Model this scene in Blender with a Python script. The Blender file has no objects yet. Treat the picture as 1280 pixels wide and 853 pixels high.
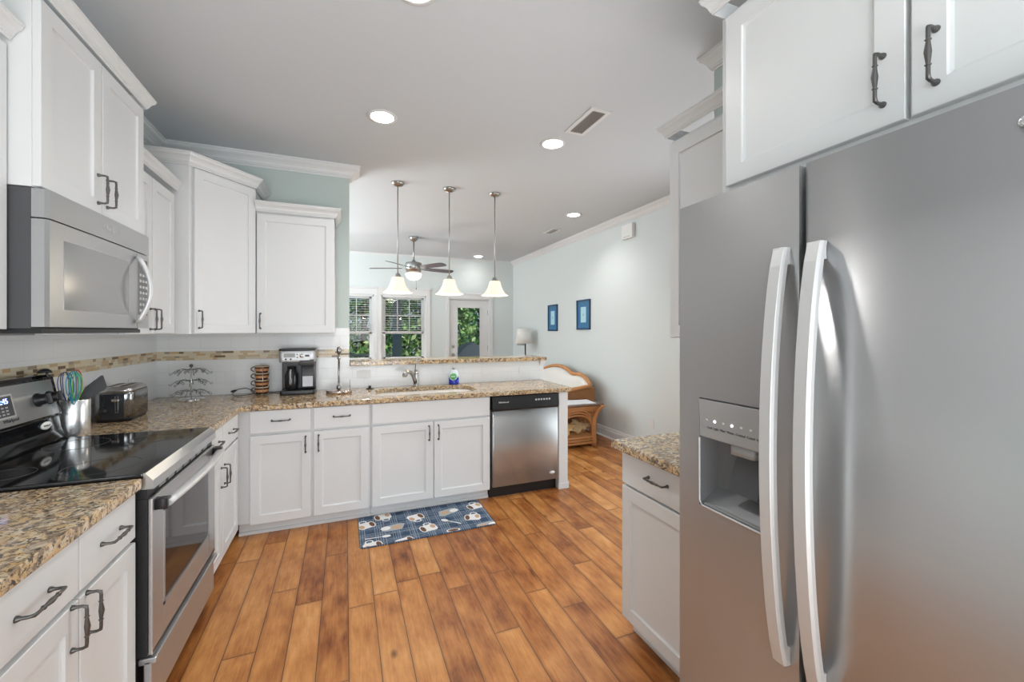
import bpy, bmesh, math, random
from mathutils import Vector, Matrix
random.seed(7)
C = bpy.context.scene.collection
PI = math.pi
# ------------------------------------------------------------------ camera
cam = bpy.data.objects.new('camera', bpy.data.cameras.new('camera'))
C.objects.link(cam)
cam.data.sensor_width = 36
cam.data.lens = 519.05 / 1280 * 36
cam.data.shift_y = -(426.5 - 414.16) / 1280
cam.data.clip_start = 0.02
cam.location = (1.261, -3.964, 1.423)
cam.rotation_euler = (PI / 2, 0, -math.radians(21.884))
bpy.context.scene.camera = cam
# ------------------------------------------------------------------ light
S = bpy.context.scene
S.view_settings.view_transform = 'Standard'
S.view_settings.look = 'None'
S.view_settings.exposure = -0.17
S.view_settings.gamma = 1
S.view_settings.use_curve_mapping = False
W = bpy.data.worlds.new('sky'); S.world = W; W.use_nodes = True
nt = W.node_tree; bg = nt.nodes['Background']
sky = nt.nodes.new('ShaderNodeTexSky'); sky.sky_type = 'HOSEK_WILKIE'; sky.turbidity = 4
sky.sun_direction = Vector((0.3, -0.5, 0.8)).normalized()
nt.links.new(sky.outputs[0], bg.inputs[0]); bg.inputs[1].default_value = 3.0
sun = bpy.data.objects.new('sun', bpy.data.lights.new('sun', 'SUN')); C.objects.link(sun)
sun.data.energy = 5.5; sun.data.angle = 0.02; sun.data.color = (1, .96, .88)
sun.rotation_euler = (math.radians(40), 0, math.radians(18))
def area(name, loc, rot, sx, sy, power, color=(1, 1, 1)):
    l = bpy.data.lights.new(name, 'AREA'); l.shape = 'RECTANGLE'; l.size = sx; l.size_y = sy
    l.energy = power; l.color = color
    o = bpy.data.objects.new(name, l); o.location = loc; o.rotation_euler = rot; C.objects.link(o)
    return o
# fill panels added at unseen, assumed openings, standing in for daylight
area('fill_behind', (1.5, -6.45, 1.15), (PI / 2, 0, 0), 2.7, 1.9, 112, (.92, .97, 1))
area('fill_left', (-2.95, 2.0, 1.5), (0, -PI / 2, 0), 1.9, 3.0, 95, (.85, .95, 1))
# upward fills added to brighten the ceilings, behind the camera and in the living room
area('ceiling_fill', (1.3, -5.2, .7), (PI, 0, 0), 2.2, 1.6, 75, (.87, .95, 1))
area('ceiling_fill_living', (-1.2, 1.9, 1.5), (PI, 0, 0), 1.2, 1.2, 300, (.85, .95, 1))
area('fill_hall', (4.47, -1.7, 1.1), (0, PI / 2, 0), 2.0, 1.5, 42, (.87, .95, 1))  # added cool fill from the hall side, unseen, the wall has no opening here

# ------------------------------------------------------------------ mesh builder
class MB:
    def __init__(s): s.v = []; s.f = []; s.m = []; s.sm = []
    def add(s, vs, fs, m=0, smooth=False, M=None):
        b = len(s.v)
        for p in vs:
            p = Vector(p); s.v.append(tuple(M @ p) if M else tuple(p))
        for f in fs:
            s.f.append(tuple(b + i for i in f)); s.m.append(m); s.sm.append(smooth)
        return s
    def box(s, a, b, m=0, M=None):
        x0, x1 = sorted((a[0], b[0])); y0, y1 = sorted((a[1], b[1])); z0, z1 = sorted((a[2], b[2]))
        v = [(x0,y0,z0),(x1,y0,z0),(x1,y1,z0),(x0,y1,z0),(x0,y0,z1),(x1,y0,z1),(x1,y1,z1),(x0,y1,z1)]
        return s.add(v, [(0,3,2,1),(4,5,6,7),(0,1,5,4),(1,2,6,5),(2,3,7,6),(3,0,4,7)], m, False, M)
    def rbox(s, a, b, r=.01, m=0, M=None, n=4, axis=2):
        """box with rounded vertical (axis) edges"""
        lo = [min(a[i], b[i]) for i in range(3)]; hi = [max(a[i], b[i]) for i in range(3)]
        i, j = [k for k in range(3) if k != axis]
        r = min(r, (hi[i]-lo[i])/2*.99, (hi[j]-lo[j])/2*.99)
        pts = []
        for cx, cy, a0 in ((hi[i]-r, hi[j]-r, 0), (lo[i]+r, hi[j]-r, 90), (lo[i]+r, lo[j]+r, 180), (hi[i]-r, lo[j]+r, 270)):
            for k in range(n+1):
                t = math.radians(a0 + 90*k/n); pts.append((cx+r*math.cos(t), cy+r*math.sin(t)))
        def P(p, z):
            q = [0, 0, 0]; q[i] = p[0]; q[j] = p[1]; q[axis] = z; return tuple(q)
        N = len(pts); vs = [P(p, lo[axis]) for p in pts] + [P(p, hi[axis]) for p in pts]
        s.add(vs, [(k, (k+1) % N, N+(k+1) % N, N+k) for k in range(N)], m, True, M)
        s.add(vs, [tuple(range(N-1, -1, -1)), tuple(range(N, 2*N))], m, False, M)
        return s
    def tube(s, pts, r, n=8, m=0, M=None, cap=True, closed=False, flat=1.0):
        pts = [Vector(p) for p in pts]; N = len(pts)
        rs = r if isinstance(r, (list, tuple)) else [r]*N
        vs = []; fs = []; up = None
        for i, p in enumerate(pts):
            if closed: t = (pts[(i+1) % N]-pts[i-1])
            else: t = pts[min(i+1, N-1)]-pts[max(i-1, 0)]
            t = t.normalized() if t.length > 1e-9 else Vector((0, 0, 1))
            if up is None:
                up = Vector((0, 0, 1)) if abs(t.z) < .9 else Vector((1, 0, 0))
            a = t.cross(up)
            if a.length < 1e-6: a = t.cross(Vector((0, 1, 0)))
            a.normalize(); up = a.cross(t).normalized()
            for k in range(n):
                th = 2*PI*k/n; vs.append(p + (a*math.cos(th) + up*math.sin(th)*flat)*rs[i])
        L = N if closed else N-1
        for i in range(L):
            for k in range(n):
                j = (i+1) % N
                fs.append((i*n+k, i*n+(k+1) % n, j*n+(k+1) % n, j*n+k))
        s.add(vs, fs, m, True, M)
        if cap and not closed:
            s.add(vs[:n], [tuple(range(n-1, -1, -1))], m, False, M); s.add(vs[-n:], [tuple(range(n))], m, False, M)
        return s
    def lathe(s, prof, c=(0, 0, 0), n=24, m=0, M=None, smooth=True):
        vs = []; fs = []
        for r, z in prof:
            for k in range(n):
                t = 2*PI*k/n; vs.append((c[0]+r*math.cos(t), c[1]+r*math.sin(t), c[2]+z))
        for i in range(len(prof)-1):
            for k in range(n):
                fs.append((i*n+k, i*n+(k+1) % n, (i+1)*n+(k+1) % n, (i+1)*n+k))
        s.add(vs, fs, m, smooth, M)
        if prof[0][0] > 1e-5: s.add(vs[:n], [tuple(range(n-1, -1, -1))], m, False, M)
        if prof[-1][0] > 1e-5: s.add(vs[-n:], [tuple(range(n))], m, False, M)
        return s
    def prism(s, poly, z0, z1, m=0, M=None, smooth=False):
        N = len(poly); vs = [(p[0], p[1], z0) for p in poly] + [(p[0], p[1], z1) for p in poly]
        s.add(vs, [(k, (k+1) % N, N+(k+1) % N, N+k) for k in range(N)], m, smooth, M)
        s.add(vs, [tuple(range(N-1, -1, -1)), tuple(range(N, 2*N))], m, False, M)
        return s
    def sweep(s, path, prof, m=0, closed=False):
        """moulding: path of (x,y); prof of (out,z); out is to the right of the path's direction"""
        P = [Vector(p) for p in path]; N = len(P); rings = []
        for i in range(N):
            if closed or 0 < i < N-1:
                d0 = (P[i]-P[i-1]).normalized(); d1 = (P[(i+1) % N]-P[i]).normalized()
            elif i == 0: d0 = d1 = (P[1]-P[0]).normalized()
            else: d0 = d1 = (P[-1]-P[-2]).normalized()
            n0 = Vector((d0.y, -d0.x)); n1 = Vector((d1.y, -d1.x)); b = (n0+n1)
            b = b/max(.3, (b.dot(n0)))
            rings.append([(P[i].x+b.x*o, P[i].y+b.y*o, z) for o, z in prof])
        n = len(prof); vs = [v for r in rings for v in r]; fs = []
        for i in range(N if closed else N-1):
            j = (i+1) % N
            for k in range(n):
                fs.append((i*n+k, i*n+(k+1) % n, j*n+(k+1) % n, j*n+k))
        s.add(vs, fs, m)
        if not closed: s.add(rings[0], [tuple(range(n))], m); s.add(rings[-1], [tuple(range(n-1, -1, -1))], m)
        return s
    def build(s, name, mats, parent=None, bevel=0, sub=0):
        if not isinstance(mats, (list, tuple)): mats = [mats]
        o0 = Vector((0, 0, 0)); q = parent
        while q is not None: o0 += q.location; q = q.parent
        me = bpy.data.meshes.new(name)
        me.from_pydata([tuple(Vector(v)-o0) for v in s.v], [], s.f)
        for i, p in enumerate(me.polygons):
            p.material_index = s.m[i]; p.use_smooth = s.sm[i]
        for mt in mats: me.materials.append(mt)
        bm = bmesh.new(); bm.from_mesh(me)
        bmesh.ops.remove_doubles(bm, verts=bm.verts, dist=1e-6)
        bmesh.ops.recalc_face_normals(bm, faces=bm.faces); bm.to_mesh(me); bm.free()
        o = bpy.data.objects.new(name, me); C.objects.link(o)
        if parent: o.parent = parent
        if bevel:
            b = o.modifiers.new('bevel', 'BEVEL'); b.width = bevel; b.segments = 2; b.limit_method = 'ANGLE'; b.angle_limit = math.radians(40)
        if sub:
            b = o.modifiers.new('sub', 'SUBSURF'); b.levels = sub; b.render_levels = sub
        return o

def thing(name, label, cat, loc=(0, 0, 0), group=None):
    o = bpy.data.objects.new(name, None); C.objects.link(o); o.location = loc
    return tag(o, label, cat, group)
def tag(o, label, cat, group=None, kind=None):
    o['label'] = label; o['category'] = cat
    if group: o['group'] = group
    if kind: o['kind'] = kind
    return o
def struct(o, label=None):
    o['kind'] = 'structure'
    if label: o['label'] = label
    return o
def copy_tree(o, parent=None):
    c = o.copy(); C.objects.link(c); c.parent = parent
    for ch in list(o.children): copy_tree(ch, c)
    return c
def frame(o, u, w):
    """matrix whose local X runs along u, Y goes outwards along w, Z up"""
    u = Vector(u).normalized(); w = Vector(w).normalized()
    return Matrix(((u.x, w.x, 0, o[0]), (u.y, w.y, 0, o[1]), (u.z, w.z, 1, o[2]), (0, 0, 0, 1)))
def wtext(name, body, size, M, mat, parent, ext=.0006, align='CENTER', squash=1.0):
    """lettering: M maps local X = reading direction, Y = outward, Z = up"""
    cu = bpy.data.curves.new(name, 'FONT'); cu.body = body; cu.size = size; cu.extrude = ext
    cu.align_x = align; cu.align_y = 'CENTER'
    t = bpy.data.objects.new(name, cu); C.objects.link(t)
    bpy.context.view_layer.update()
    me = bpy.data.meshes.new_from_object(t.evaluated_get(bpy.context.evaluated_depsgraph_get()))
    bpy.data.objects.remove(t)
    o0 = Vector((0, 0, 0)); q = parent
    while q is not None: o0 += q.location; q = q.parent
    for v in me.vertices:
        x, y, z = v.co; v.co = (M @ Vector((x*squash, z, y))) - o0
    me.materials.clear(); me.materials.append(mat)
    o = bpy.data.objects.new(name, me); C.objects.link(o); o.parent = parent
    return o

# ------------------------------------------------------------------ materials
def mat(name, col, rough=.5, metal=0, spec=.5, emit=None, estr=0, alpha=None, trans=0, ior=1.45, coat=0):
    m = bpy.data.materials.new(name); m.use_nodes = True; b = m.node_tree.nodes['Principled BSDF']
    b.inputs['Base Color'].default_value = (*col, 1); b.inputs['Roughness'].default_value = rough
    b.inputs['Metallic'].default_value = metal; b.inputs['Specular IOR Level'].default_value = spec
    b.inputs['Transmission Weight'].default_value = trans; b.inputs['IOR'].default_value = ior
    b.inputs['Coat Weight'].default_value = coat
    if emit: b.inputs['Emission Color'].default_value = (*emit, 1); b.inputs['Emission Strength'].default_value = estr
    return m
def N(m, t): return m.node_tree.nodes.new(t)
def L(m, a, b): m.node_tree.links.new(a, b)
def B(m): return m.node_tree.nodes['Principled BSDF']
def ramp(m, stops, interp='LINEAR'):
    r = N(m, 'ShaderNodeValToRGB'); e = r.color_ramp.elements; r.color_ramp.interpolation = interp
    while len(e) < len(stops): e.new(.5)
    for el, (p, c) in zip(e, stops): el.position = p; el.color = (*c, 1)
    return r
def coords(m, scale=(1, 1, 1)):
    g = N(m, 'ShaderNodeNewGeometry'); mp = N(m, 'ShaderNodeMapping'); mp.inputs['Scale'].default_value = scale
    L(m, g.outputs['Position'], mp.inputs['Vector']); return mp.outputs[0]
def bump(m, h, strength=.1, dist=.01):
    b = N(m, 'ShaderNodeBump'); b.inputs['Strength'].default_value = strength; b.inputs['Distance'].default_value = dist
    L(m, h, b.inputs['Height']); L(m, b.outputs[0], B(m).inputs['Normal']); return b
def mixc(m, fac, a, b, mode='MIX'):
    x = N(m, 'ShaderNodeMix'); x.data_type = 'RGBA'; x.blend_type = mode
    for s, v in ((x.inputs[0], fac), (x.inputs[6], a), (x.inputs[7], b)):
        if hasattr(v, 'is_linked') or hasattr(v, 'links'): L(m, v, s)
        elif isinstance(v, (int, float)): s.default_value = v
        else: s.default_value = (*v, 1)
    return x.outputs[2]
def noise(m, vec, scale, detail=4, rough=.5):
    n = N(m, 'ShaderNodeTexNoise'); n.inputs['Scale'].default_value = scale; n.inputs['Detail'].default_value = detail
    n.inputs['Roughness'].default_value = rough; L(m, vec, n.inputs['Vector']); return n.outputs['Fac']
def math_(m, op, a, b=0):
    n = N(m, 'ShaderNodeMath'); n.operation = op
    for i, v in enumerate((a, b)):
        if isinstance(v, (int, float)): n.inputs[i].default_value = v
        else: L(m, v, n.inputs[i])
    return n.outputs[0]

def paint(name, col, rough=.6, bs=.03):
    m = mat(name, col, rough); v = coords(m); bump(m, noise(m, v, 180, 3), bs, .002); return m
M_WHITE = paint('cabinet_paint', (.685, .688, .688), .33, .008)
M_TRIM = paint('trim_paint', (.72, .72, .72), .4, .01)
M_CEIL = paint('ceiling_paint', (.60, .628, .655), .9, .05)
M_WALL = paint('wall_paint_sage', (.50, .565, .54), .75)
M_WALL2 = paint('wall_paint_aqua', (.665, .71, .705), .75)
M_DARK = mat('dark_gap', (.05, .05, .05), .7)
M_BRONZE = mat('aged_pewter', (.13, .125, .12), .38, .85)
M_CHROME = mat('chrome', (.82, .82, .84), .12, 1)
M_NICKEL = mat('brushed_nickel', (.40, .39, .375), .28, 1)
M_BLACKP = mat('black_plastic', (.018, .018, .02), .35)
M_BLACKG = mat('black_gloss', (.008, .008, .009), .06, 0, .6)
M_CHAR = mat('charcoal_plastic', (.07, .07, .075), .45)
M_GREYP = mat('grey_plastic', (.30, .30, .30), .45)
M_LGREY = mat('light_grey_plastic', (.52, .52, .52), .4)
M_WHITEP = mat('white_plastic', (.82, .82, .80), .4)
M_PLATE = mat('plate_plastic', (.70, .70, .69), .4)
M_ALU = mat('satin_aluminium', (.62, .62, .62), .42, .45)
M_BULB = mat('lamp_lens', (1, 1, 1), .5, emit=(1, .97, .92), estr=7)
M_FLOORTRIM = mat('toe_board', (.62, .60, .57), .5)

def steel(name, col, rough, sc, dark=.8, metal=.78):
    m = mat(name, col, rough, metal)
    v = coords(m, sc); n = noise(m, v, 1, 2, .5)
    rr = N(m, 'ShaderNodeMapRange'); rr.inputs[3].default_value = rough*.9; rr.inputs[4].default_value = rough*1.1
    L(m, n, rr.inputs[0]); L(m, rr.outputs[0], B(m).inputs['Roughness'])
    bump(m, n, dark, .012)
    B(m).inputs['Anisotropic'].default_value = .75
    t = N(m, 'ShaderNodeTangent'); t.direction_type = 'RADIAL'; t.axis = 'Z'; L(m, t.outputs[0], B(m).inputs['Tangent']); B(m).inputs['Anisotropic Rotation'].default_value = 0.25
    return m
M_STEEL = steel('stainless_steel', (.49, .495, .50), .30, (.7, .7, 7), .10)
M_STEELD = steel('stainless_dishwasher', (.50, .505, .51), .34, (2, 1, 3), .03)
M_STEELR = steel('stainless_range', (.46, .465, .47), .30, (1, 1, 4), .03)

# granite
def granite():
    m = mat('granite', (.6, .45, .3), .09, 0, .5); v0 = coords(m)
    nw = N(m, 'ShaderNodeTexNoise'); nw.inputs['Scale'].default_value = 26; L(m, v0, nw.inputs['Vector'])
    va = N(m, 'ShaderNodeVectorMath'); va.operation = 'MULTIPLY_ADD'; L(m, nw.outputs['Color'], va.inputs[0]); va.inputs[1].default_value = (.03, .03, .03); L(m, v0, va.inputs[2]); v = va.outputs[0]
    vo = N(m, 'ShaderNodeTexVoronoi'); vo.inputs['Scale'].default_value = 50; L(m, v, vo.inputs['Vector'])
    sp = N(m, 'ShaderNodeSeparateColor'); L(m, vo.outputs['Color'], sp.inputs[0])
    base = ramp(m, [(.0, (.62, .38, .15)), (.22, (.64, .45, .23)), (.42, (.58, .46, .31)), (.60, (.68, .59, .46)), (.78, (.42, .28, .15)), (.90, (.36, .30, .25))], 'CONSTANT')
    L(m, sp.outputs[0], base.inputs[0])
    n1 = noise(m, v, 45, 4, .6); r1 = ramp(m, [(.35, (.55, .35, .16)), (.65, (.68, .57, .42))]); L(m, n1, r1.inputs[0])
    c = mixc(m, .45, base.outputs[0], r1.outputs[0])
    n4 = noise(m, v, 48, 5, .68); rb = ramp(m, [(.495, (0, 0, 0)), (.555, (1, 1, 1))]); L(m, n4, rb.inputs[0])
    c = mixc(m, math_(m, 'MULTIPLY', rb.outputs[0], .85), c, (.20, .135, .09))
    mp = N(m, 'ShaderNodeMapping'); mp.inputs['Location'].default_value = (4, 7, 2); L(m, v, mp.inputs['Vector'])
    n2 = noise(m, mp.outputs[0], 75, 4, .62); rk = ramp(m, [(.545, (0, 0, 0)), (.60, (1, 1, 1))]); L(m, n2, rk.inputs[0])
    c = mixc(m, math_(m, 'MULTIPLY', rk.outputs[0], .9), c, (.055, .045, .04))
    L(m, c, B(m).inputs['Base Color']); return m
M_GRANITE = granite()

# hand-scraped plank floor, boards running away from the camera (world Y)
def planks():
    m = mat('hardwood_planks', (.5, .25, .1), .3, 0, .45)
    g = N(m, 'ShaderNodeNewGeometry'); sp = N(m, 'ShaderNodeSeparateXYZ'); L(m, g.outputs['Position'], sp.inputs[0])
    x, y = sp.outputs[0], sp.outputs[1]
    xs = math_(m, 'DIVIDE', math_(m, 'ADD', x, 20.017), .1275); col = math_(m, 'FLOOR', xs)
    w1 = N(m, 'ShaderNodeTexWhiteNoise'); w1.noise_dimensions = '1D'; L(m, col, w1.inputs['W'])
    ys = math_(m, 'ADD', math_(m, 'DIVIDE', y, 1.05), math_(m, 'MULTIPLY', w1.outputs[0], 7.3)); row = math_(m, 'FLOOR', ys)
    cb = N(m, 'ShaderNodeCombineXYZ'); L(m, col, cb.inputs[0]); L(m, row, cb.inputs[1])
    w2 = N(m, 'ShaderNodeTexWhiteNoise'); w2.noise_dimensions = '3D'; L(m, cb.outputs[0], w2.inputs['Vector'])
    # grain coordinates shifted per board
    mp = N(m, 'ShaderNodeCombineXYZ')
    L(m, math_(m, 'MULTIPLY', x, 9), mp.inputs[0]); L(m, math_(m, 'MULTIPLY', y, 1.6), mp.inputs[1]); L(m, math_(m, 'MULTIPLY', w2.outputs[0], 30), mp.inputs[2])
    gr = noise(m, mp.outputs[0], 4.5, 7, .68)
    mp2 = N(m, 'ShaderNodeCombineXYZ')
    L(m, math_(m, 'MULTIPLY', x, 1.6), mp2.inputs[0]); L(m, math_(m, 'MULTIPLY', y, .9), mp2.inputs[1]); L(m, math_(m, 'MULTIPLY', w2.outputs[0], 50), mp2.inputs[2])
    bl = noise(m, mp2.outputs[0], 5.5, 3, .5)
    mp3 = N(m, 'ShaderNodeCombineXYZ')
    L(m, math_(m, 'MULTIPLY', x, 60), mp3.inputs[0]); L(m, math_(m, 'MULTIPLY', y, 3), mp3.inputs[1]); L(m, math_(m, 'MULTIPLY', w2.outputs[0], 30), mp3.inputs[2])
    fg = noise(m, mp3.outputs[0], 2.2, 4, .6)
    gr = math_(m, 'ADD', math_(m, 'MULTIPLY', gr, .62), math_(m, 'MULTIPLY', fg, .38))
    t = math_(m, 'ADD', math_(m, 'MULTIPLY', gr, .58), math_(m, 'ADD', math_(m, 'MULTIPLY', w2.outputs[0], .22), math_(m, 'MULTIPLY', bl, .54)))
    r = ramp(m, [(.42, (.12, .034, .009)), (.53, (.28, .088, .022)), (.65, (.43, .165, .043)), (.78, (.57, .25, .075)), (.94, (.70, .37, .15))]); L(m, t, r.inputs[0])
    # knots
    vo = N(m, 'ShaderNodeTexVoronoi'); vo.inputs['Scale'].default_value = 2.1
    L(m, mp2.outputs[0], vo.inputs['Vector'])
    kn = ramp(m, [(.0, (1, 1, 1)), (.03, (.7, .7, .7)), (.07, (0, 0, 0))]); L(m, vo.outputs['Distance'], kn.inputs[0])
    c = mixc(m, kn.outputs[0], r.outputs[0], (.06, .022, .01))
    # seams
    fx = math_(m, 'FRACT', xs); fy = math_(m, 'FRACT', ys)
    ex = math_(m, 'MINIMUM', fx, math_(m, 'SUBTRACT', 1, fx)); ey = math_(m, 'MINIMUM', fy, math_(m, 'SUBTRACT', 1, fy))
    sx = math_(m, 'LESS_THAN', ex, .014); sy = math_(m, 'LESS_THAN', ey, .0017)
    se = math_(m, 'MAXIMUM', sx, sy)
    ed = ramp(m, [(.0, (1, 1, 1)), (.13, (0, 0, 0))]); L(m, math_(m, 'MINIMUM', ex, math_(m, 'MULTIPLY', ey, 9)), ed.inputs[0])
    c = mixc(m, math_(m, 'MULTIPLY', math_(m, 'MULTIPLY', ed.outputs[0], bl), .6), c, (.13, .045, .018))
    c = mixc(m, math_(m, 'MULTIPLY', se, .8), c, (.06, .022, .01)); L(m, c, B(m).inputs['Base Color'])
    h = math_(m, 'SUBTRACT', math_(m, 'ADD', math_(m, 'MULTIPLY', bl, .8), math_(m, 'MULTIPLY', gr, .35)), se)
    bump(m, h, .16, .008)
    rr = N(m, 'ShaderNodeMapRange'); rr.inputs[3].default_value = .24; rr.inputs[4].default_value = .42; L(m, gr, rr.inputs[0]); L(m, rr.outputs[0], B(m).inputs['Roughness'])
    return m
M_FLOOR = planks()

def tile(name, axis, w=.203, h=.0935, z0=.914, col=(.74, .745, .745)):
    m = mat(name, col, .12, 0, .5)
    g = N(m, 'ShaderNodeNewGeometry'); sp = N(m, 'ShaderNodeSeparateXYZ'); L(m, g.outputs['Position'], sp.inputs[0])
    u = sp.outputs[axis]; z = sp.outputs[2]
    zs = math_(m, 'DIVIDE', math_(m, 'SUBTRACT', z, z0), h); row = math_(m, 'FLOOR', zs)
    us = math_(m, 'ADD', math_(m, 'DIVIDE', u, w), math_(m, 'MULTIPLY', row, .5))
    fx = math_(m, 'FRACT', us); fz = math_(m, 'FRACT', zs)
    ex = math_(m, 'MULTIPLY', math_(m, 'MINIMUM', fx, math_(m, 'SUBTRACT', 1, fx)), w)
    ez = math_(m, 'MULTIPLY', math_(m, 'MINIMUM', fz, math_(m, 'SUBTRACT', 1, fz)), h)
    e = math_(m, 'LESS_THAN', math_(m, 'MINIMUM', ex, ez), .0011)
    L(m, mixc(m, e, col, tuple(c*.80 for c in col)), B(m).inputs['Base Color'])
    bump(m, math_(m, 'SUBTRACT', 1, e), .25, .001)
    rr = math_(m, 'ADD', math_(m, 'MULTIPLY', e, .5), .15); L(m, rr, B(m).inputs['Roughness']); return m
M_TILEX = tile('wall_tile_back', 0); M_TILEY = tile('wall_tile_left', 1)
MOS = [mat('mosaic_'+n, c, .2) for n, c in (('cream', (.66, .56, .40)), ('tan', (.50, .38, .23)), ('sand', (.60, .52, .38)), ('brown', (.16, .10, .055)), ('taupe', (.30, .25, .19)), ('honey', (.52, .36, .19)))]
M_GROUT = mat('mosaic_grout', (.55, .47, .34), .7)

def glass(name, tint=(1, 1, 1), k=.04):
    m = bpy.data.materials.new(name); m.use_nodes = True; t = m.node_tree; t.nodes.clear()
    o = t.nodes.new('ShaderNodeOutputMaterial'); a = t.nodes.new('ShaderNodeBsdfTransparent'); a.inputs[0].default_value = (*tint, 1)
    b = t.nodes.new('ShaderNodeBsdfGlossy'); b.inputs['Roughness'].default_value = .0; b.inputs['Color'].default_value = (.4, .4, .4, 1)
    f = t.nodes.new('ShaderNodeFresnel'); f.inputs[0].default_value = 1.45
    x = t.nodes.new('ShaderNodeMixShader'); t.links.new(f.outputs[0], x.inputs[0]); t.links.new(a.outputs[0], x.inputs[1]); t.links.new(b.outputs[0], x.inputs[2])
    t.links.new(x.outputs[0], o.inputs[0]); return m
M_GLASS = glass('window_glass', (.95, .97, .96))

# ------------------------------------------------------------------ room shell
H = 2.873; XL = 4.526; XW = -.085; YF = 4.1; YB = -6.6; XR = 3.06; YE = -2.335
struct(MB().box((-3.1, YB-.2, -.08), (XL+.15, YF+.15, 0)).build('floor', M_FLOOR))
struct(MB().box((-3.1, YB-.2, H), (XL+.15, YF+.15, H+.1)).build('ceiling', M_CEIL))
wl = struct(MB().box((XW-.12, YB-.2, 0), (XW, .12, H)).build('wall_left', M_WALL))
wb = struct(MB().box((XW, 0, 0), (1.295, .12, H)).build('wall_back', M_WALL))
struct(MB().box((XR, YB-.2, 0), (XR+.12, YE, H)).build('wall_right', M_WALL))
struct(MB().box((XL, YB-.2, 0), (XL+.12, YF+.12, H)).build('wall_living_right', M_WALL2))
struct(MB().box((-3.1, .12, 0), (-2.98, YF+.12, .4)).box((-3.1, .12, 2.5), (-2.98, YF+.12, H)).box((-3.1, .12, .4), (-2.98, .5, 2.5)).box((-3.1, 3.6, .4), (-2.98, YF+.12, 2.5)).build('wall_living_left', M_WALL2))
struct(MB().box((-2.98, .0, 0), (XW-.12, .12, H)).build('wall_living_near', M_WALL2))
m_ = MB()
for a, b in (((XW, 0), (.1, H)), ((2.9, 0), (3.2, H)), ((XR+.12, 2.4), (XL, H)), ((XW, 2.5), (2.9, H)), ((4.35, 0), (XL, H)), ((XW, 0), (2.9, .5))):
    m_.box((a[0], YB-.2, a[1]), (b[0], YB-.1, b[1]))
struct(m_.build('wall_behind', M_WALL))
# far wall with two window openings and a door opening
O = [(.93, 1.75, .86, 2.10), (1.885, 2.705, .86, 2.10), (3.165, 3.995, 0, 2.07)]
m_ = MB(); xs = [-2.98]
m_.box((-2.98, YF, 0), (O[0][0], YF+.12, H)); m_.box((O[0][1], YF, 0), (O[1][0], YF+.12, H)); m_.box((O[1][1], YF, 0), (O[2][0], YF+.12, H)); m_.box((O[2][1], YF, 0), (XL, YF+.12, H))
for x0, x1, z0, z1 in O:
    m_.box((x0, YF, z1), (x1, YF+.12, H))
    if z0 > 0: m_.box((x0, YF, 0), (x1, YF+.12, z0))
struct(m_.build('wall_far', M_WALL2))
# half wall carrying the raised bar
hw = struct(MB().box((1.295, .0, 0), (3.2, .12, 1.114)).build('wall_half', M_TRIM))
MB().box((1.295, -.008, .914), (3.2, 0, 1.1135)).build('tile_facing', M_TILEX, hw)
MB().box((1.2951, -.006, .914), (3.2105, .126, 1.085)).build('end_cap', M_TRIM, hw)
MB().sweep([(3.165, -.009), (3.2115, -.009), (3.2115, .127)], [(0, 1.060), (.006, 1.062), (.008, 1.074), (.014, 1.095), (.016, 1.1145), (0, 1.1145)]).build('end_moulding', M_TRIM, hw)
bl_ = MB().box((XW, -.008, .914), (1.295, 0, 1.195)).box((XW, -.008, 1.264), (1.295, 0, 1.405)).build('tile_backsplash', M_TILEX, wb)
MB().box((1.17, -.008, 1.405), (1.295, 0, 1.45)).build('tile_edge', M_TILEX, wb)
MB().box((XW, YB+1, .86), (XW+.008, -.008, 1.195)).box((XW, YB+1, 1.264), (XW+.008, -.008, 1.45)).build('tile_backsplash', M_TILEY, wl)
def mosaic(M, length, parent):
    g = MB().box((0, 0, 1.195), (length, .0075, 1.264), 6, M)
    for r in range(4):
        x = -random.random()*.05; z = 1.1965+r*.0168
        while x < length:
            w = random.choice((.03, .045, .06, .075)); a = max(x, .001); b = min(x+w-.0015, length-.001)
            if b > a: g.box((a, .0, z), (b, .0098, z+.0152), random.choices(range(6), (5, 3, 4, 1.6, 1.5, 3))[0], M)
            x += w
    return g.build('mosaic_band', MOS+[M_GROUT], parent)
mosaic(frame((XW+.009, 0, 0), (1, 0, 0), (0, -1, 0)), 1.37, wb)
mosaic(frame((XW, -4.6, 0), (0, 1, 0), (1, 0, 0)), 4.59, wl)
# crown mouldings (profile: out, z)
def crown(h, top, out): 
    return [(0, top), (out, top), (out, top-.10*h), (out*.90, top-.14*h), (out*.90, top-.20*h), (out*.82, top-.30*h), (out*.60, top-.42*h), (out*.42, top-.58*h), (out*.34, top-.74*h), (out*.26, top-.78*h), (out*.26, top-.86*h), (out*.14, top-.90*h), (out*.12, top-h), (0, top-h)]
CP = crown(.095, H-.0005, .09)
struct(MB().sweep([(XW, YB-.1), (XW, 0), (1.295, 0), (1.295, .12), (XW-.12, .12)], CP).build('trim_1', M_TRIM))
struct(MB().sweep([(XR+.12, YB-.1), (XR+.12, YE), (XR, YE), (XR, YB-.1)], crown(.085, H-.0005, .058)).build('trim_2', M_TRIM))
struct(MB().sweep([(XL, YF), (XL, YB-.1)], crown(.085, H-.0005, .07)).sweep([(XW-.12, YF), (XL, YF)], crown(.03, H-.0005, .02)).build('trim_3', M_TRIM))
BP = [(0, 0), (.016, 0), (.016, .095), (.011, .11), (.011, .125), (.004, .135), (0, .135)]
struct(MB().sweep([(XL, YF), (XL, YB-.1)], BP).sweep([(XL, YF), (XL, YB-.1)], [(.016, 0), (.030, 0), (.028, .012), (.016, .018)]).build('baseboard_right', M_TRIM))
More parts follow.
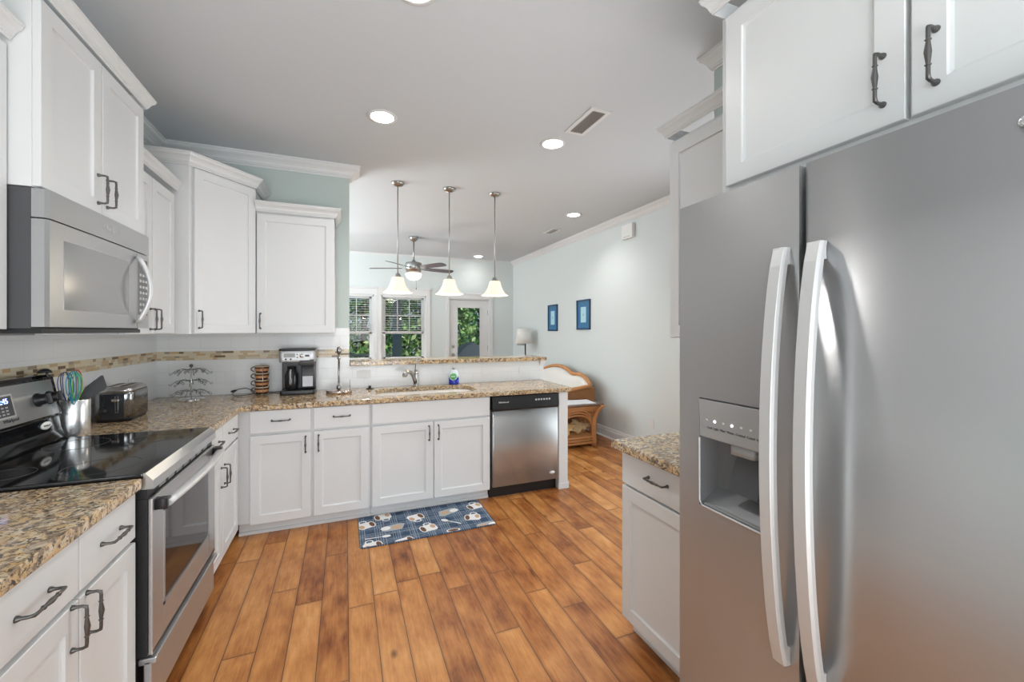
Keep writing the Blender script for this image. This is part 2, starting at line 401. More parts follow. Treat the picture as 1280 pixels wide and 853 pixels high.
struct(MB().sweep([(-2.9, YF), (3.07, YF)], BP).sweep([(4.09, YF), (XL, YF)], BP).build('baseboard_far', M_TRIM))

# ---- windows in the far wall
def window(idx, x0, x1, z0, z1):
    w = bpy.data.objects.new('window_%d' % idx, None); C.objects.link(w); w.location = (x0, YF, z0); struct(w)
    c = .10; cx = (x0+x1)/2
    g = MB()
    lc, rc = (.085, .066) if idx == 1 else (.066, .085)
    g.box((x0-lc, YF-.02, z0-.02), (x0, YF, z1+.0)).box((x1, YF-.02, z0-.02), (x1+rc, YF, z1+.0))
    g.box((x0-lc, YF-.024, z1), (x1+rc, YF, z1+.11)).box((x0-lc-(idx==1)*.02, YF-.035, z1+.11), (x1+rc+(idx==2)*.02, YF, z1+.14))
    g.box((x0-lc-(idx==1)*.02, YF-.05, z0-.035), (x1+rc+(idx==2)*.02, YF, z0-.0205)).box((x0-lc, YF-.018, z0-.12), (x1+rc, YF, z0-.0355))
    g.build('casing', M_TRIM, w, .003)
    g = MB(); d = .035
    for a, b in (((x0, z0), (x0+d, z1)), ((x1-d, z0), (x1, z1)), ((x0, z1-d), (x1, z1)), ((x0, z0), (x1, z0+d))):
        g.box((a[0], YF+.02, a[1]), (b[0], YF+.11, b[1]))
    g.build('window_frame', M_TRIM, w)
    zm = 1.395
    def sash(za, zb, y, name, nx, nz):
        s_ = MB(); e = .04
        for a, b in (((x0+d, za), (x0+d+e, zb)), ((x1-d-e, za), (x1-d, zb)), ((x0+d, zb-e), (x1-d, zb)), ((x0+d, za), (x1-d, za+e))):
            s_.box((a[0], y, a[1]), (b[0], y+.03, b[1]))
        X0 = x0+d+e; X1 = x1-d-e; Z0 = za+e; Z1 = zb-e
        for i in range(1, nx): s_.box((X0+(X1-X0)*i/nx-.008, y+.008, Z0), (X0+(X1-X0)*i/nx+.008, y+.022, Z1))
        for i in range(1, nz): s_.box((X0, y+.008, Z0+(Z1-Z0)*i/nz-.008), (X1, y+.022, Z0+(Z1-Z0)*i/nz+.008))
        so = s_.build(name, M_TRIM, w)
        MB().box((X0, y+.013, Z0), (X1, y+.017, Z1)).build('pane', M_GLASS, so)
    sash(zm-.02, z1-d, YF+.07, 'upper_sash', 3, 2); sash(z0+d, zm+.02, YF+.035, 'lower_sash', 1, 1)
window(1, *O[0]); window(2, *O[1])
def blind(x0, x1, z1, zb, lab):
    t = thing('window_blind', lab, 'blind', ((x0+x1)/2, YF+.01, zb), 'blinds in the far windows')
    MB().box((x0+.01, YF+.003, z1-.04), (x1-.01, YF+.03, z1)).build('head_rail', M_TRIM, t)
    g = MB(); z = z1-.06
    while z > zb:
        Mx = Matrix.Translation((0, YF+.012, z)) @ Matrix.Rotation(math.radians(12), 4, 'X')
        g.box((x0+.015, -.012, -.0012), (x1-.015, .012, .0012), 0, Mx); z -= .042
    g.build('slats', M_TRIM, t)
    for f in (.18, .82): MB().box((x0+(x1-x0)*f-.001, YF+.011, zb), (x0+(x1-x0)*f+.001, YF+.013, z1-.04)).build('cord', M_TRIM, t)
    MB().box((x0+.012, YF+.0, zb-.025), (x1-.012, YF+.022, zb-.01)).build('bottom_rail', M_TRIM, t)
blind(O[0][0]+.005, O[0][1]-.005, 2.10, 1.43, 'white slatted blind over the upper half of the left far window')
blind(O[1][0]+.005, O[1][1]-.005, 2.10, 1.43, 'white slatted blind over the upper half of the far window beside the door')
# ---- glazed back door
x0, x1 = 3.165, 3.995
d = bpy.data.objects.new('door_1', None); C.objects.link(d); d.location = (x0, YF, 0); struct(d)
g = MB().box((x0-.075, YF-.02, 0), (x0, YF, 2.07)).box((x1, YF-.02, 0), (x1+.075, YF, 2.07)).box((x0-.085, YF-.024, 2.07), (x1+.085, YF, 2.16)).box((x0-.1, YF-.032, 2.16), (x1+.1, YF, 2.185))
g.box((x0, YF, 0), (x0+.02, YF+.12, 2.07)).box((x1-.02, YF, 0), (x1, YF+.12, 2.07)).box((x0, YF, 2.05), (x1, YF+.12, 2.07))
g.build('casing', M_TRIM, d, .003)
gx0, gx1, gz0, gz1 = 3.33, 3.81, .28, 1.90
g = MB(); y0, y1 = YF+.025, YF+.065
g.box((x0+.022, y0, .01), (gx0, y1, 2.045)).box((gx1, y0, .01), (x1-.022, y1, 2.045)).box((gx0, y0, gz1), (gx1, y1, 2.045)).box((gx0, y0, .01), (gx1, y1, gz0))
dl = g.build('door_leaf', M_TRIM, d)
g = MB()
for a, b in (((gx0-.02, gz0-.02), (gx0+.01, gz1+.02)), ((gx1-.01, gz0-.02), (gx1+.02, gz1+.02)), ((gx0, gz1-.01), (gx1, gz1+.02)), ((gx0, gz0-.02), (gx1, gz0+.01))):
    g.box((a[0], y0-.008, a[1]), (b[0], y0, b[1]))
g.build('glazing_bead', M_TRIM, dl)
MB().box((gx0, y0+.015, gz0), (gx1, y0+.02, gz1)).build('pane', M_GLASS, dl)
RY = Matrix.Rotation(PI/2, 4, 'X')
def knob(x, z, n, prof):
    Mx = Matrix.Translation((x, y0, z)) @ RY
    return MB().lathe(prof, n=20, M=Mx).build(n, M_NICKEL, dl)
knob(3.245, 1.12, 'deadbolt', [(.028, 0), (.028, .012), (.02, .018), (0, .02)])
knob(3.245, .955, 'door_knob', [(.03, 0), (.03, .008), (.012, .012), (.012, .035), (.026, .045), (.028, .06), (.018, .07), (0, .072)])
for z in (1.80, 1.08, .3): MB().box((x1-.03, y0-.006, z-.05), (x1-.012, y0, z+.05)).build('hinge', M_NICKEL, dl)

# ------------------------------------------------------------------ door pull (one mesh, reused)
def pull_mesh():
    L_ = .056; g = MB()
    pts = [(0, .0, -L_), (0, .004, -L_), (0, .010, -L_), (0, .022, -L_), (0, .030, -L_+.003), (0, .031, -L_+.012), (0, .031, -.022), (0, .032, 0), (0, .031, .022), (0, .031, L_-.012), (0, .030, L_-.003), (0, .022, L_), (0, .010, L_), (0, .004, L_), (0, 0, L_)]
    rs = [.0075, .007, .0042, .0038, .0046, .0040, .0040, .0068, .0040, .0040, .0046, .0038, .0042, .007, .0075]
    g.tube(pts, rs, 10)
    for z in (-.026, .026): g.tube([(0, .031, z-.002), (0, .031, z), (0, .031, z+.002)], [.004, .0062, .004], 10)
    o = g.build('handle', M_BRONZE); me = o.data; bpy.data.objects.remove(o); return me
PULL = pull_mesh()
def pull(pos, u, w, vertical, parent):
    """pos on the door face (world); u along the face, w outwards"""
    u = Vector(u).normalized(); w = Vector(w).normalized(); up = Vector((0, 0, 1))
    X, Z = (u, up) if vertical else (up, u)
    o = bpy.data.objects.new('handle', PULL); C.objects.link(o)
    o0 = Vector((0, 0, 0)); q = parent
    while q is not None: o0 += q.location; q = q.parent
    p = Vector(pos)-o0
    R = Matrix(((X.x, w.x, Z.x, p.x), (X.y, w.y, Z.y, p.y), (X.z, w.z, Z.z, p.z), (0, 0, 0, 1)))
    o.parent = parent; o.matrix_local = R; return o
def shaker(F, a0, a1, b0, b1, parent, name='door', rail=.058, th=.02, rec=.009):
    """recessed-panel door on face plane F (local Y outward)"""
    g = MB(); e = .002
    def ring(a, b, c, d_, y): return [(a, y, c), (b, y, c), (b, y, d_), (a, y, d_)]
    R = [ring(a0, a1, b0, b1, 0), ring(a0, a1, b0, b1, th-e), ring(a0+e, a1-e, b0+e, b1-e, th),
         ring(a0+rail, a1-rail, b0+rail, b1-rail, th), ring(a0+rail+.002, a1-rail-.002, b0+rail+.002, b1-rail-.002, th-rec+.002), ring(a0+rail+.009, a1-rail-.009, b0+rail+.009, b1-rail-.009, th-rec)]
    vs = [v for r in R for v in r]; fs = [(3, 2, 1, 0)]
    for i in range(5):
        for k in range(4): fs.append((i*4+k, i*4+(k+1) % 4, (i+1)*4+(k+1) % 4, (i+1)*4+k))
    fs.append((20, 21, 22, 23)); g.add(vs, fs, 0, False, F)
    return g.build(name, M_WHITE, parent)
def slab(F, a0, a1, b0, b1, parent, name='drawer', th=.02):
    g = MB(); g.box((a0, 0, b0), (a1, th, b1), 0, F); return g.build(name, M_WHITE, parent, .003)
def on(F, a, y, b): return F @ Vector((a, y, b))

def cabinet(name, label, cat, group, F, width, depth, z0, z1, doors, drawers=(), toe=True, crown_path=None, crown_z=None, co=.033):
    """F: face plane frame at the cabinet's left end, z world. doors: (a0,a1,b0,b1,(ha,hb,vertical)|None)"""
    u = F.to_3x3() @ Vector((1, 0, 0)); w = F.to_3x3() @ Vector((0, 1, 0))
    base = on(F, width/2, -depth/2, z0 if not toe else 0)
    t = thing(name, label, cat, base, group)
    g = MB(); f = .02
    zb = .10 if toe else z0
    g.box((0, -depth, zb), (width, -.0, z1), 0, F)
    g.build('body', M_WHITE, t)
    if toe: MB().box((.0, -depth, 0), (width, -.06, .10), 0, F).box((.0, -.062, 0), (width, -.048, .022), 0, F).build('toe_kick', M_WHITE, t)
    for a0, a1, b0, b1, h in doors:
        dd = shaker(F, a0, a1, b0, b1, t)
        if h: pull(on(F, h[0], .02, h[1]), u, w, True, dd)
    for a0, a1, b0, b1, h in drawers:
        dd = slab(F, a0, a1, b0, b1, t, 'drawer' if h is not None else 'false_front')
        if h: pull(on(F, h[0], .02, h[1]), u, w, False, dd)
    if crown_path:
        MB().sweep(crown_path, crown(.072 if co > .04 else .058, crown_z, co) if crown_z else None).build('crown', M_WHITE, t)
    return t

BG = 'white shaker base cabinets'; UG = 'white shaker wall cabinets'
# back run: face plane Y=-.642, doors stand .02 proud
FY = -.642
Fb = lambda x, yf=FY: frame((x, yf, 0), (1, 0, 0), (0, -1, 0))
x0 = .607
cabinet('base_cabinet', 'white two-door base cabinet with two drawers beneath the coffee maker', 'cabinet', BG, Fb(.577), 1.441-.577, .62, .1, .876,
    [(.078, .455, .092, .700, (.422, .615)), (.473, .850, .092, .700, (.506, .615))],
    [(.078, .455, .716, .872, (.266, .80)), (.473, .850, .716, .872, (.661, .80))])
cabinet('sink_cabinet', 'wide white two-door sink base cabinet with plain false front', 'cabinet', BG, Fb(1.443), 2.394-1.443, .62, .1, .876,
    [(.006, .468, .092, .700, (.435, .615)), (.476, .943, .092, .700, (.509, .615))],
    [(.006, .943, .716, .872, None)])
# white end panel beyond the dishwasher
g = MB().box((3.045, -.655, 0), (3.135, -.009, .876))
ep = tag(g.build('end_panel', M_WHITE, None, .002), 'narrow white panel closing the peninsula beside the dishwasher', 'panel')
ep2 = MB().box((3.04, -.661, 0), (3.145, -.655, .05)).box((3.135, -.66, 0), (3.146, -.009, .06)).build('base_shoe', M_WHITE, ep, .002)
# left run, far of the range: face plane X=.575
Fl = lambda y, xf=.575: frame((xf, y, 0), (0, -1, 0), (1, 0, 0))
cabinet('base_cabinet', 'white narrow two-door base cabinet in the corner past the range', 'cabinet', BG, Fl(-.664), 1.366-.664, .64, .1, .876,
    [(.035, .408, .092, .700, (.377, .575)), (.416, .690, .092, .700, (.447, .575))],
    [(.035, .408, .716, .872, (.222, .795)), (.416, .690, .716, .872, (.553, .795))])
cabinet('base_cabinet', 'white base cabinet with two drawers this side of the range', 'cabinet', BG, Fl(-2.152), .70, .64, .1, .876,
    [(.012, .333, .092, .700, (.302, .64)), (.339, .690, .092, .700, (.371, .64))],
    [(.012, .333, .716, .872, (.172, .795)), (.339, .690, .716, .872, (.515, .795))])
cabinet('base_cabinet', 'white base cabinet at the near end of the left counter, mostly out of view', 'cabinet', BG, Fl(-2.854), .75, .64, .1, .876,
    [(.006, .37, .092, .700, (.34, .64)), (.38, .744, .092, .700, (.41, .64))],
    [(.006, .37, .716, .872, (.19, .795)), (.38, .744, .716, .872, (.56, .795))])
# right base cabinet beside the refrigerator: face plane X=2.462 facing -X
Fr = lambda y, xf: frame((xf, y, 0), (0, 1, 0), (-1, 0, 0))
cabinet('base_cabinet', 'white base cabinet with one drawer beside the refrigerator', 'cabinet', BG, Fr(-2.90, 2.486), .556, .56, .1, .876,
    [(.006, .551, .092, .705, (.03, .62))], [(.006, .551, .716, .872, (.31, .797))])
# ---- wall cabinets
Uz = 1.405
def CZ(top): return top
t = cabinet('wall_cabinet', 'white single-door wall cabinet at the right end above the coffee maker', 'cabinet', UG, Fb(.637, -.325), 1.18-.637, .31, Uz, 2.335,
    [(.004, .539, Uz+.004, 2.315, (.030, 1.50))], (), False, [(.637, -.343), (1.186, -.343), (1.186, -.012)], 2.40, .047)
# tall diagonal corner cabinet
A = Vector((.325, -.70)); Bp = Vector((.628, -.335))
uu = (Bp-A).normalized(); ww = Vector((uu.y, -uu.x)); Ld = (Bp-A).length
t = thing('corner_wall_cabinet', 'tall white angled corner wall cabinet, its single door facing the room diagonally', 'cabinet', (.1, -.2, Uz), UG)
MB().prism([(XW+.01, -.012), (XW+.01, -.70), (A.x, A.y), (Bp.x, Bp.y), (Bp.x, -.012)], Uz, 2.50).build('body', M_WHITE, t)
Fd = frame((A.x, A.y, 0), (uu.x, uu.y, 0), (ww.x, ww.y, 0))
dd = shaker(Fd, .022, Ld-.008, Uz+.004, 2.485, t); pull(on(Fd, .05, .02, 1.50), (uu.x, uu.y, 0), (ww.x, ww.y, 0), True, dd)
MB().sweep([(XW+.01, -.702), (A.x+.002, A.y-.008), (Bp.x+.006, Bp.y-.012), (Bp.x+.006, -.012)], crown(.075, 2.568, .052)).build('crown', M_WHITE, t)
# left run wall cabinets, facing +X
cabinet('wall_cabinet', 'white two-door wall cabinet between the microwave and the corner cabinet', 'cabinet', UG, Fl(-.703, .24), 1.372-.703, .315, Uz, 2.30,
    [(.030, .352, Uz+.004, 2.285, (.322, 1.49)), (.360, .664, Uz+.004, 2.285, (.388, 1.49))], (), False, [(.262, -1.372), (.262, -.703)], 2.375)
cabinet('wall_cabinet', 'white short two-door wall cabinet mounted above the microwave', 'cabinet', UG, Fl(-1.374, .318), .762, .39, 1.893, 2.53,
    [(.010, .383, 1.897, 2.515, (.352, 1.995)), (.389, .757, 1.897, 2.515, (.420, 1.995))], (), False, [(XW+.01, -2.138), (.342, -2.138), (.342, -1.372), (XW+.01, -1.372)], 2.583)
cabinet('wall_cabinet', 'white wall cabinet at the left picture edge, nearer than the microwave', 'cabinet', UG, Fl(-2.139, .245), .75, .315, Uz+.02, 2.345,
    [(.004, .371, Uz+.024, 2.335, (.34, 1.50)), (.379, .746, Uz+.024, 2.335, (.41, 1.50))], (), False, [(.267, -2.9), (.267, -2.139)], 2.408, .038)
# over the refrigerator
cabinet('wall_cabinet', 'deep white two-door cabinet mounted over the refrigerator', 'cabinet', UG, Fr(-3.94, 2.43), 1.0, .62, 1.855, 2.46,
    [(.035, .494, 1.893, 2.44, (.452, 2.0)), (.504, .972, 1.893, 2.44, (.545, 2.0))], (), False, [(2.40, -3.94), (2.40, -2.932), (3.05, -2.932)][::-1], 2.535)
cabinet('wall_cabinet', 'shallow white wall cabinet above the small counter beyond the refrigerator', 'cabinet', UG, Fr(-2.935, 2.735), .555, .32, 1.39, 2.34,
    [(.006, .548, 1.394, 2.32, (.04, 1.49))], (), False, [(2.71, -2.93), (2.71, -2.372), (3.05, -2.372)][::-1], 2.415)

# ------------------------------------------------------------------ countertops
def counter(name, label, outer, hole=None, z1=.914, th=.038, walls=()):
    bm = bmesh.new()
    def loop(p, z): return [bm.verts.new((x, y, z)) for x, y in p]
    lo = loop(outer, z1); es = [bm.edges.new((lo[i], lo[(i+1) % len(lo)])) for i in range(len(lo))]
    if hole:
        lh = loop(hole, z1); es += [bm.edges.new((lh[i], lh[(i+1) % len(lh)])) for i in range(len(lh))]
    bmesh.ops.triangle_fill(bm, use_beauty=True, use_dissolve=False, edges=es)
    r = bmesh.ops.extrude_face_region(bm, geom=list(bm.faces))
    for v in r['geom']:
        if isinstance(v, bmesh.types.BMVert): v.co.z -= th
    bmesh.ops.recalc_face_normals(bm, faces=bm.faces)
    me = bpy.data.meshes.new(name); bm.to_mesh(me); bm.free(); me.materials.append(M_GRANITE)
    o = bpy.data.objects.new(name, me); C.objects.link(o)
    b = o.modifiers.new('bevel', 'BEVEL'); b.width = .006; b.segments = 3; b.limit_method = 'ANGLE'; b.angle_limit = math.radians(50)
    return tag(o, label, 'countertop', 'granite countertops')
hx0, hx1, hy0, hy1 = 1.50, 2.33, -.555, -.125
hole = []
for cx, cy, a0 in ((hx1-.10, hy1-.10, 0), (hx0+.10, hy1-.10, 90), (hx0+.10, hy0+.10, 180), (hx1-.10, hy0+.10, 270)):
    for k in range(6): a = math.radians(a0+90*k/5); hole.append((cx+.10*math.cos(a), cy+.10*math.sin(a)))
c1 = counter('countertop', 'L-shaped granite countertop running from the range round to the sink peninsula', [(XW+.009, -1.374), (.607, -1.374), (.607, -.68), (3.147, -.68), (3.175, -.655), (3.175, -.009), (XW+.009, -.009)], hole)
c2 = counter('countertop', 'granite countertop this side of the range, lower left', [(XW+.009, -2.148), (.607, -2.148), (.607, -3.62), (XW+.009, -3.62)])
c3 = counter('countertop', 'small granite countertop beside the refrigerator', [(2.418, -2.912), (3.055, -2.912), (3.055, -2.328), (2.418, -2.328)])
c4 = counter('bar_top', 'narrow raised granite bar ledge above the sink', [(1.299, -.045), (3.232, -.045), (3.232, .30), (1.299, .30)], None, 1.152, .037)
# ---- undermount double sink
g = MB(); sz = .735
def basin(xa, xb):
    r = .06; ring = []
    for cx, cy, a0 in ((xb-r, hy1-.008-r, 0), (xa+r, hy1-.008-r, 90), (xa+r, hy0+.008+r, 180), (xb-r, hy0+.008+r, 270)):
        for k in range(5): a = math.radians(a0+90*k/4); ring.append((cx+r*math.cos(a), cy+r*math.sin(a)))
    n = len(ring); mx = (xa+xb)/2; my = (hy0+hy1)/2
    lv = [(1, .874), (.99, .77), (.96, sz+.01), (.90, sz), (.12, sz-.006)]
    vs = [(mx+(x-mx)*s_, my+(y-my)*s_, z) for s_, z in lv for x, y in ring]
    fs = [(i*n+k, i*n+(k+1) % n, (i+1)*n+(k+1) % n, (i+1)*n+k) for i in range(len(lv)-1) for k in range(n)]
    g.add(vs, fs, 0, True); g.add(vs[-n:], [tuple(range(n))], 0)
    return mx, my
xm = (hx0+hx1)/2
sk = thing('sink', 'stainless undermount double-bowl sink set in the granite', 'sink', (xm, -.34, .73))
dr = [basin(hx0+.01, xm-.015), basin(xm+.015, hx1-.01)]
g.box((xm-.015, hy0+.01, .86), (xm+.015, hy1-.01, .872))
so = g.build('bowls', mat('sink_steel', (.72, .70, .67), .25, 1), sk)
so.modifiers.new('thick', 'SOLIDIFY').thickness = -.002
for mx, my in dr: MB().lathe([(.045, 0), (.045, .003), (.03, .002), (.028, -.001), (0, -.001)], (mx, my, sz-.003), 20).build('drain', M_CHROME, sk)

# ------------------------------------------------------------------ range
RY0, RY1 = -2.141, -1.379     # near, far
rg = thing('range', 'freestanding stainless electric range with black glass cooktop', 'range', (.28, -1.76, 0))
MB().box((-.055, RY0, .07), (.588, RY1, .905)).box((-.04, RY0+.03, 0), (.54, RY1-.03, .07)).build('body', M_BLACKP, rg)
ct = MB().rbox((-.03, RY0+.001, .906), (.612, RY1-.001, .926), .012).build('cooktop', M_BLACKG, rg, .002)
bmk = mat('burner_grey', (.06, .06, .06), .3)
for bx, by, r in ((.43, -1.98, .11), (.43, -1.56, .085), (.17, -1.98, .075), (.17, -1.56, .105)):
    MB().tube([(bx+r*math.cos(2*PI*i/48), by+r*math.sin(2*PI*i/48), .9261) for i in range(48)], .0009, 5, closed=True).build('burner_ring', bmk, ct)
# front lip, oven door, handle, drawer
g = MB(); g.add([(.588, RY0+.003, .926), (.612, RY0+.003, .925), (.634, RY0+.003, .898), (.636, RY0+.003, .868), (.588, RY0+.003, .868),
                 (.588, RY1-.003, .926), (.612, RY1-.003, .925), (.634, RY1-.003, .898), (.636, RY1-.003, .868), (.588, RY1-.003, .868)],
                [(0, 1, 2, 3, 4), (9, 8, 7, 6, 5), (0, 5, 6, 1), (1, 6, 7, 2), (2, 7, 8, 3), (3, 8, 9, 4), (4, 9, 5, 0)])
g.build('front_lip', M_STEELR, rg)
g = MB().box((.588, RY0+.004, .835), (.618, RY1-.004, .866))
g.build('vent_strip', M_BLACKP, rg)
g = MB()
for k in range(7): g.box((.618, RY0+.10+k*.085, .842), (.6195, RY0+.16+k*.085, .858))
g.build('vent_slots', M_GREYP, rg)
DX = .632
# door: steel frame ring around window
g = MB(); wy0, wy1, wz0, wz1 = RY0+.10, RY1-.10, .40, .765
g.box((.618, RY0+.004, .285), (DX, RY1-.004, .300)); 
for a, b, c_, d_ in ((RY0+.004, wy0, .285, .833), (wy1, RY1-.004, .285, .833), (wy0, wy1, .285, wz0), (wy0, wy1, wz1, .833)):
    g.box((.618, a, c_), (DX, b, d_))
od = g.build('oven_door', M_STEELR, rg, .004)
MB().box((.5885, RY0+.002, .283), (.6185, RY1-.002, .834)).build('door_liner', M_BLACKP, od)
MB().box((.595, wy0-.004, wz0-.004), (DX-.003, wy1+.004, wz1+.004)).build('oven_window', M_BLACKG, od)
g = MB()
for a, b, c_, d_ in ((wy0+.0, wy0+.012, wz0, wz1), (wy1-.012, wy1, wz0, wz1), (wy0, wy1, wz0, wz0+.012), (wy0, wy1, wz1-.012, wz1)):
    g.box((DX-.004, a, c_), (DX+.0015, b, d_))
g.build('window_trim', M_STEELR, od)
hb = MB(); pts = []
n = 18
for i in range(n+1):
    t_ = i/n; y = RY0+.03+(RY1-RY0-.06)*t_; s_ = 1-(2*t_-1)**2
    pts.append((DX+.030+.028*s_, y, .803+.012*s_))
hb.tube(pts, .021, 12, flat=.6)
hd = hb.build('handle', M_ALU, od)
for y in (RY0+.035, RY1-.035): MB().rbox((DX, y-.016, .785), (DX+.038, y+.016, .825), .006, axis=0).build('handle_bracket', M_BLACKP, hd)
g = MB().box((.605, RY0+.006, .085), (DX-.004, RY1-.006, .262)).box((.59, RY0+.006, .250), (DX+.010, RY1-.006, .272))
g.build('drawer', M_STEELR, rg, .004)
# backguard
g = MB(); yA, yB = RY0+.003, RY1-.003
def slope(x, z): return (x, z)
def ext(prof, m=0, ya=yA, yb=yB):
    n = len(prof); g.add([(x, ya, z) for x, z in prof] + [(x, yb, z) for x, z in prof], [tuple(range(n)), tuple(range(2*n-1, n-1, -1))] + [(k, (k+1) % n, n+(k+1) % n, n+k) for k in range(n)], m)
ext([(-.062, .90), (.040, .90), (.050, .935), (.034, .975), (.026, 1.035), (-.062, 1.035)])
ext([(-.062, 1.035), (.028, 1.035), (.036, 1.042), (.004, 1.212), (-.010, 1.226), (-.062, 1.226)])
bk = g.build('backguard', M_BLACKG, rg, .004)
g = MB(); ext([(.030, 1.047), (.0385, 1.047), (.0085, 1.203), (.0, 1.203)], 0, RY0+.035, RY1-.030); cp = g.build('control_panel', M_STEELR, bk, .002)
sl = Vector((-.030, 0, .156)).normalized(); nrm = Vector((sl.z, 0, -sl.x))
def onp(y, s_, off=0): p = Vector((.0385, y, 1.047))+sl*s_+nrm*off; return p
def panelM(y, s_, off=0):
    p = onp(y, s_, off); u = Vector((0, 1, 0))
    return Matrix(((0, nrm.x, sl.x, p.x), (1, nrm.y, sl.y, p.y), (0, nrm.z, sl.z, p.z), (0, 0, 0, 1)))
for y in (-1.452, -1.528, -2.03, -1.95):
    Mx = panelM(y, .078) @ Matrix.Rotation(-PI/2, 4, 'X')
    k_ = MB().lathe([(.030, 0), (.030, .006), (.024, .010), (.021, .032), (.018, .036), (0, .036)], n=24, M=Mx).build('control_knob', M_BLACKP, cp)
    MB().box((-.005, .018, -.022), (.005, .046, .022), 0, panelM(y, .078)).build('knob_grip', M_CHAR, k_, .002)
g = MB().box((-.115, .0, .032), (.115, .003, .128), 0, panelM(-1.785, 0)); g.build('display_bezel', M_ALU, cp, .001)
dp = MB().box((-.105, .003, .040), (.105, .0045, .120), 0, panelM(-1.785, 0)).build('display', M_CHAR, cp)
wtext('clock_digits', '12:45', .03, panelM(-1.735, .10, .006), mat('clock_blue', (.1, .2, 1), .5, emit=(.35, .5, 1), estr=4), dp)
g = MB()
for r in range(3):
    for k in range(8): g.box((-.09+k*.022, .0045, .047+r*.013), (-.078+k*.022, .0055, .053+r*.013), 0, panelM(-1.785, 0))
g.build('key_marks', M_LGREY, dp)
wtext('logo', 'Whirlpool', .020, panelM(-1.70, .022, .0008), M_CHAR, cp)
Mx = frame((.0305, -1.49, 1.005), (0, 1, 0), (1, 0, 0)) @ Matrix.Rotation(-PI/2, 4, 'X')
em = MB().lathe([(.034, 0), (.034, .004), (.031, .005), (0, .005)], n=28, M=Mx @ Matrix.Diagonal((1, .5, 1, 1))).build('badge', M_WHITEP, bk)
wtext('badge_lettering', 'Whirlpool', .0105, frame((.0358, -1.49, 1.005), (0, 1, 0), (1, 0, 0)), M_CHAR, bk)

# ------------------------------------------------------------------ microwave
mw = thing('microwave', 'stainless over-the-range microwave with curved vertical handle', 'microwave', (.1, -1.755, 1.42))
MY0, MY1 = -2.134, -1.380; zb, zt = 1.437, 1.889
MB().box((XW+.01, MY0, zb-.005), (.315, MY1, zt)).build('body', M_CHAR, mw)
g = MB(); FX = .362
def front(y, y0=MY0, y1=MY1):   # gently bowed front
    t_ = (y-y0)/(y1-y0); return FX-.006*(2*t_-1)**2
def curved(ya, yb, za, zb_, x0=.316, off=0, n=10, rc=True):
    ys = [ya+(yb-ya)*i/n for i in range(n+1)]
    pf = [(front(y)+off, y) for y in ys]
    if rc: pf[0] = (pf[0][0]-.008, pf[0][1]); pf.insert(1, (pf[1][0]-.001, ya+.009))
    poly = [(x0, ya)] + pf + [(x0, yb)]
    g.prism(poly, za, zb_, 0, None, False)
curved(MY0, MY1, 1.795, zt-.001); g.build('vent_hood_front', M_STEELR, mw)
wtext('logo', 'Whirlpool', .032, frame((FX+.0006, -1.745, 1.845), (0, 1, 0), (1, 0, 0)), M_LGREY, mw)
g = MB(); DYs = -1.515
curved(MY0, DYs, zb, 1.790); md = g.build('door', M_STEELR, mw)
g = MB(); curved(DYs+.003, MY1, zb, 1.790, rc=False); pn = g.build('control_panel', M_STEELR, mw)
g = MB(); curved(-2.055, -1.600, 1.497, 1.735, .34, .0012, 8, False); g.build('door_window', mat('microwave_glass', (.34, .34, .34), .15, .6, .6), md)
g = MB(); curved(-1.50, -1.40, 1.50, 1.765, .34, .0012, 6, False); g.build('keypad', mat('keypad_glass', (.10, .10, .10), .15), pn)
g = MB()
for r in range(7):
    for k in range(3): g.box((FX-.0025, -1.49+k*.03, 1.515+r*.028), (FX-.0005, -1.472+k*.03, 1.527+r*.028))
g.build('keys', M_LGREY, pn)
hp = []
for i in range(15):
    t_ = i/14; s_ = 1-(2*t_-1)**2; hp.append((FX+.004+.05*s_, DYs-.012, 1.462+.31*t_))
MB().tube(hp, .0125, 12, flat=.8).build('handle', M_ALU, md)
MB().box((-.06, MY0+.02, zb-.022), (.33, MY1-.02, zb-.005)).build('underside', M_BLACKP, mw)
MB().box((.18, -1.80, zb-.025), (.24, -1.72, zb-.022)).build('task_light', M_WHITEP, mw)
MB().box((XW+.012, MY0+.05, 1.405), (XW+.05, MY1-.05, 1.415)).build('wall_bracket', M_GREYP, mw)

# ------------------------------------------------------------------ dishwasher
dw = thing('dishwasher', 'stainless dishwasher with black control strip under the peninsula counter', 'dishwasher', (2.72, -.34, 0))
dx0, dx1 = 2.402, 3.040; fy = -.665
MB().box((dx0, -.60, .09), (dx1-.0, -.06, .872)).build('tub', M_BLACKP, dw)
g = MB().rbox((dx0+.008, fy+.0, .105), (dx1-.006, -.60, .745), .012); dd = g.build('door', M_STEELD, dw)
g = MB(); pr = [(-.60, .748), (fy-.004, .748), (fy-.014, .765), (fy-.012, .80), (fy-.002, .868), (-.60, .868)]
n = len(pr); g.add([(dx0+.006, y, z) for y, z in pr]+[(dx1-.004, y, z) for y, z in pr], [tuple(range(n)), tuple(range(2*n-1, n-1, -1))]+[(k, (k+1) % n, n+(k+1) % n, n+k) for k in range(n)])
cpn = g.build('control_strip', M_BLACKP, dw, .002)
Fp = frame((dx0, fy-.0085, .825), (1, 0, 0), (0, -1, 0))
wtext('logo', 'Whirlpool', .022, frame((dx0+.105, fy-.0095, .818), (1, 0, 0), (0, -1, .15)), M_WHITEP, cpn)
g = MB()
for k in range(6): g.box((dx0+.40+k*.026, fy-.0095, .818), (dx0+.416+k*.026, fy-.0075, .832))
g.build('button_marks', M_LGREY, cpn)
MB().rbox((dx0+.27, fy-.014, .752), (dx0+.37, fy-.006, .766), .004, axis=1).build('latch_grip', M_BLACKP, cpn)
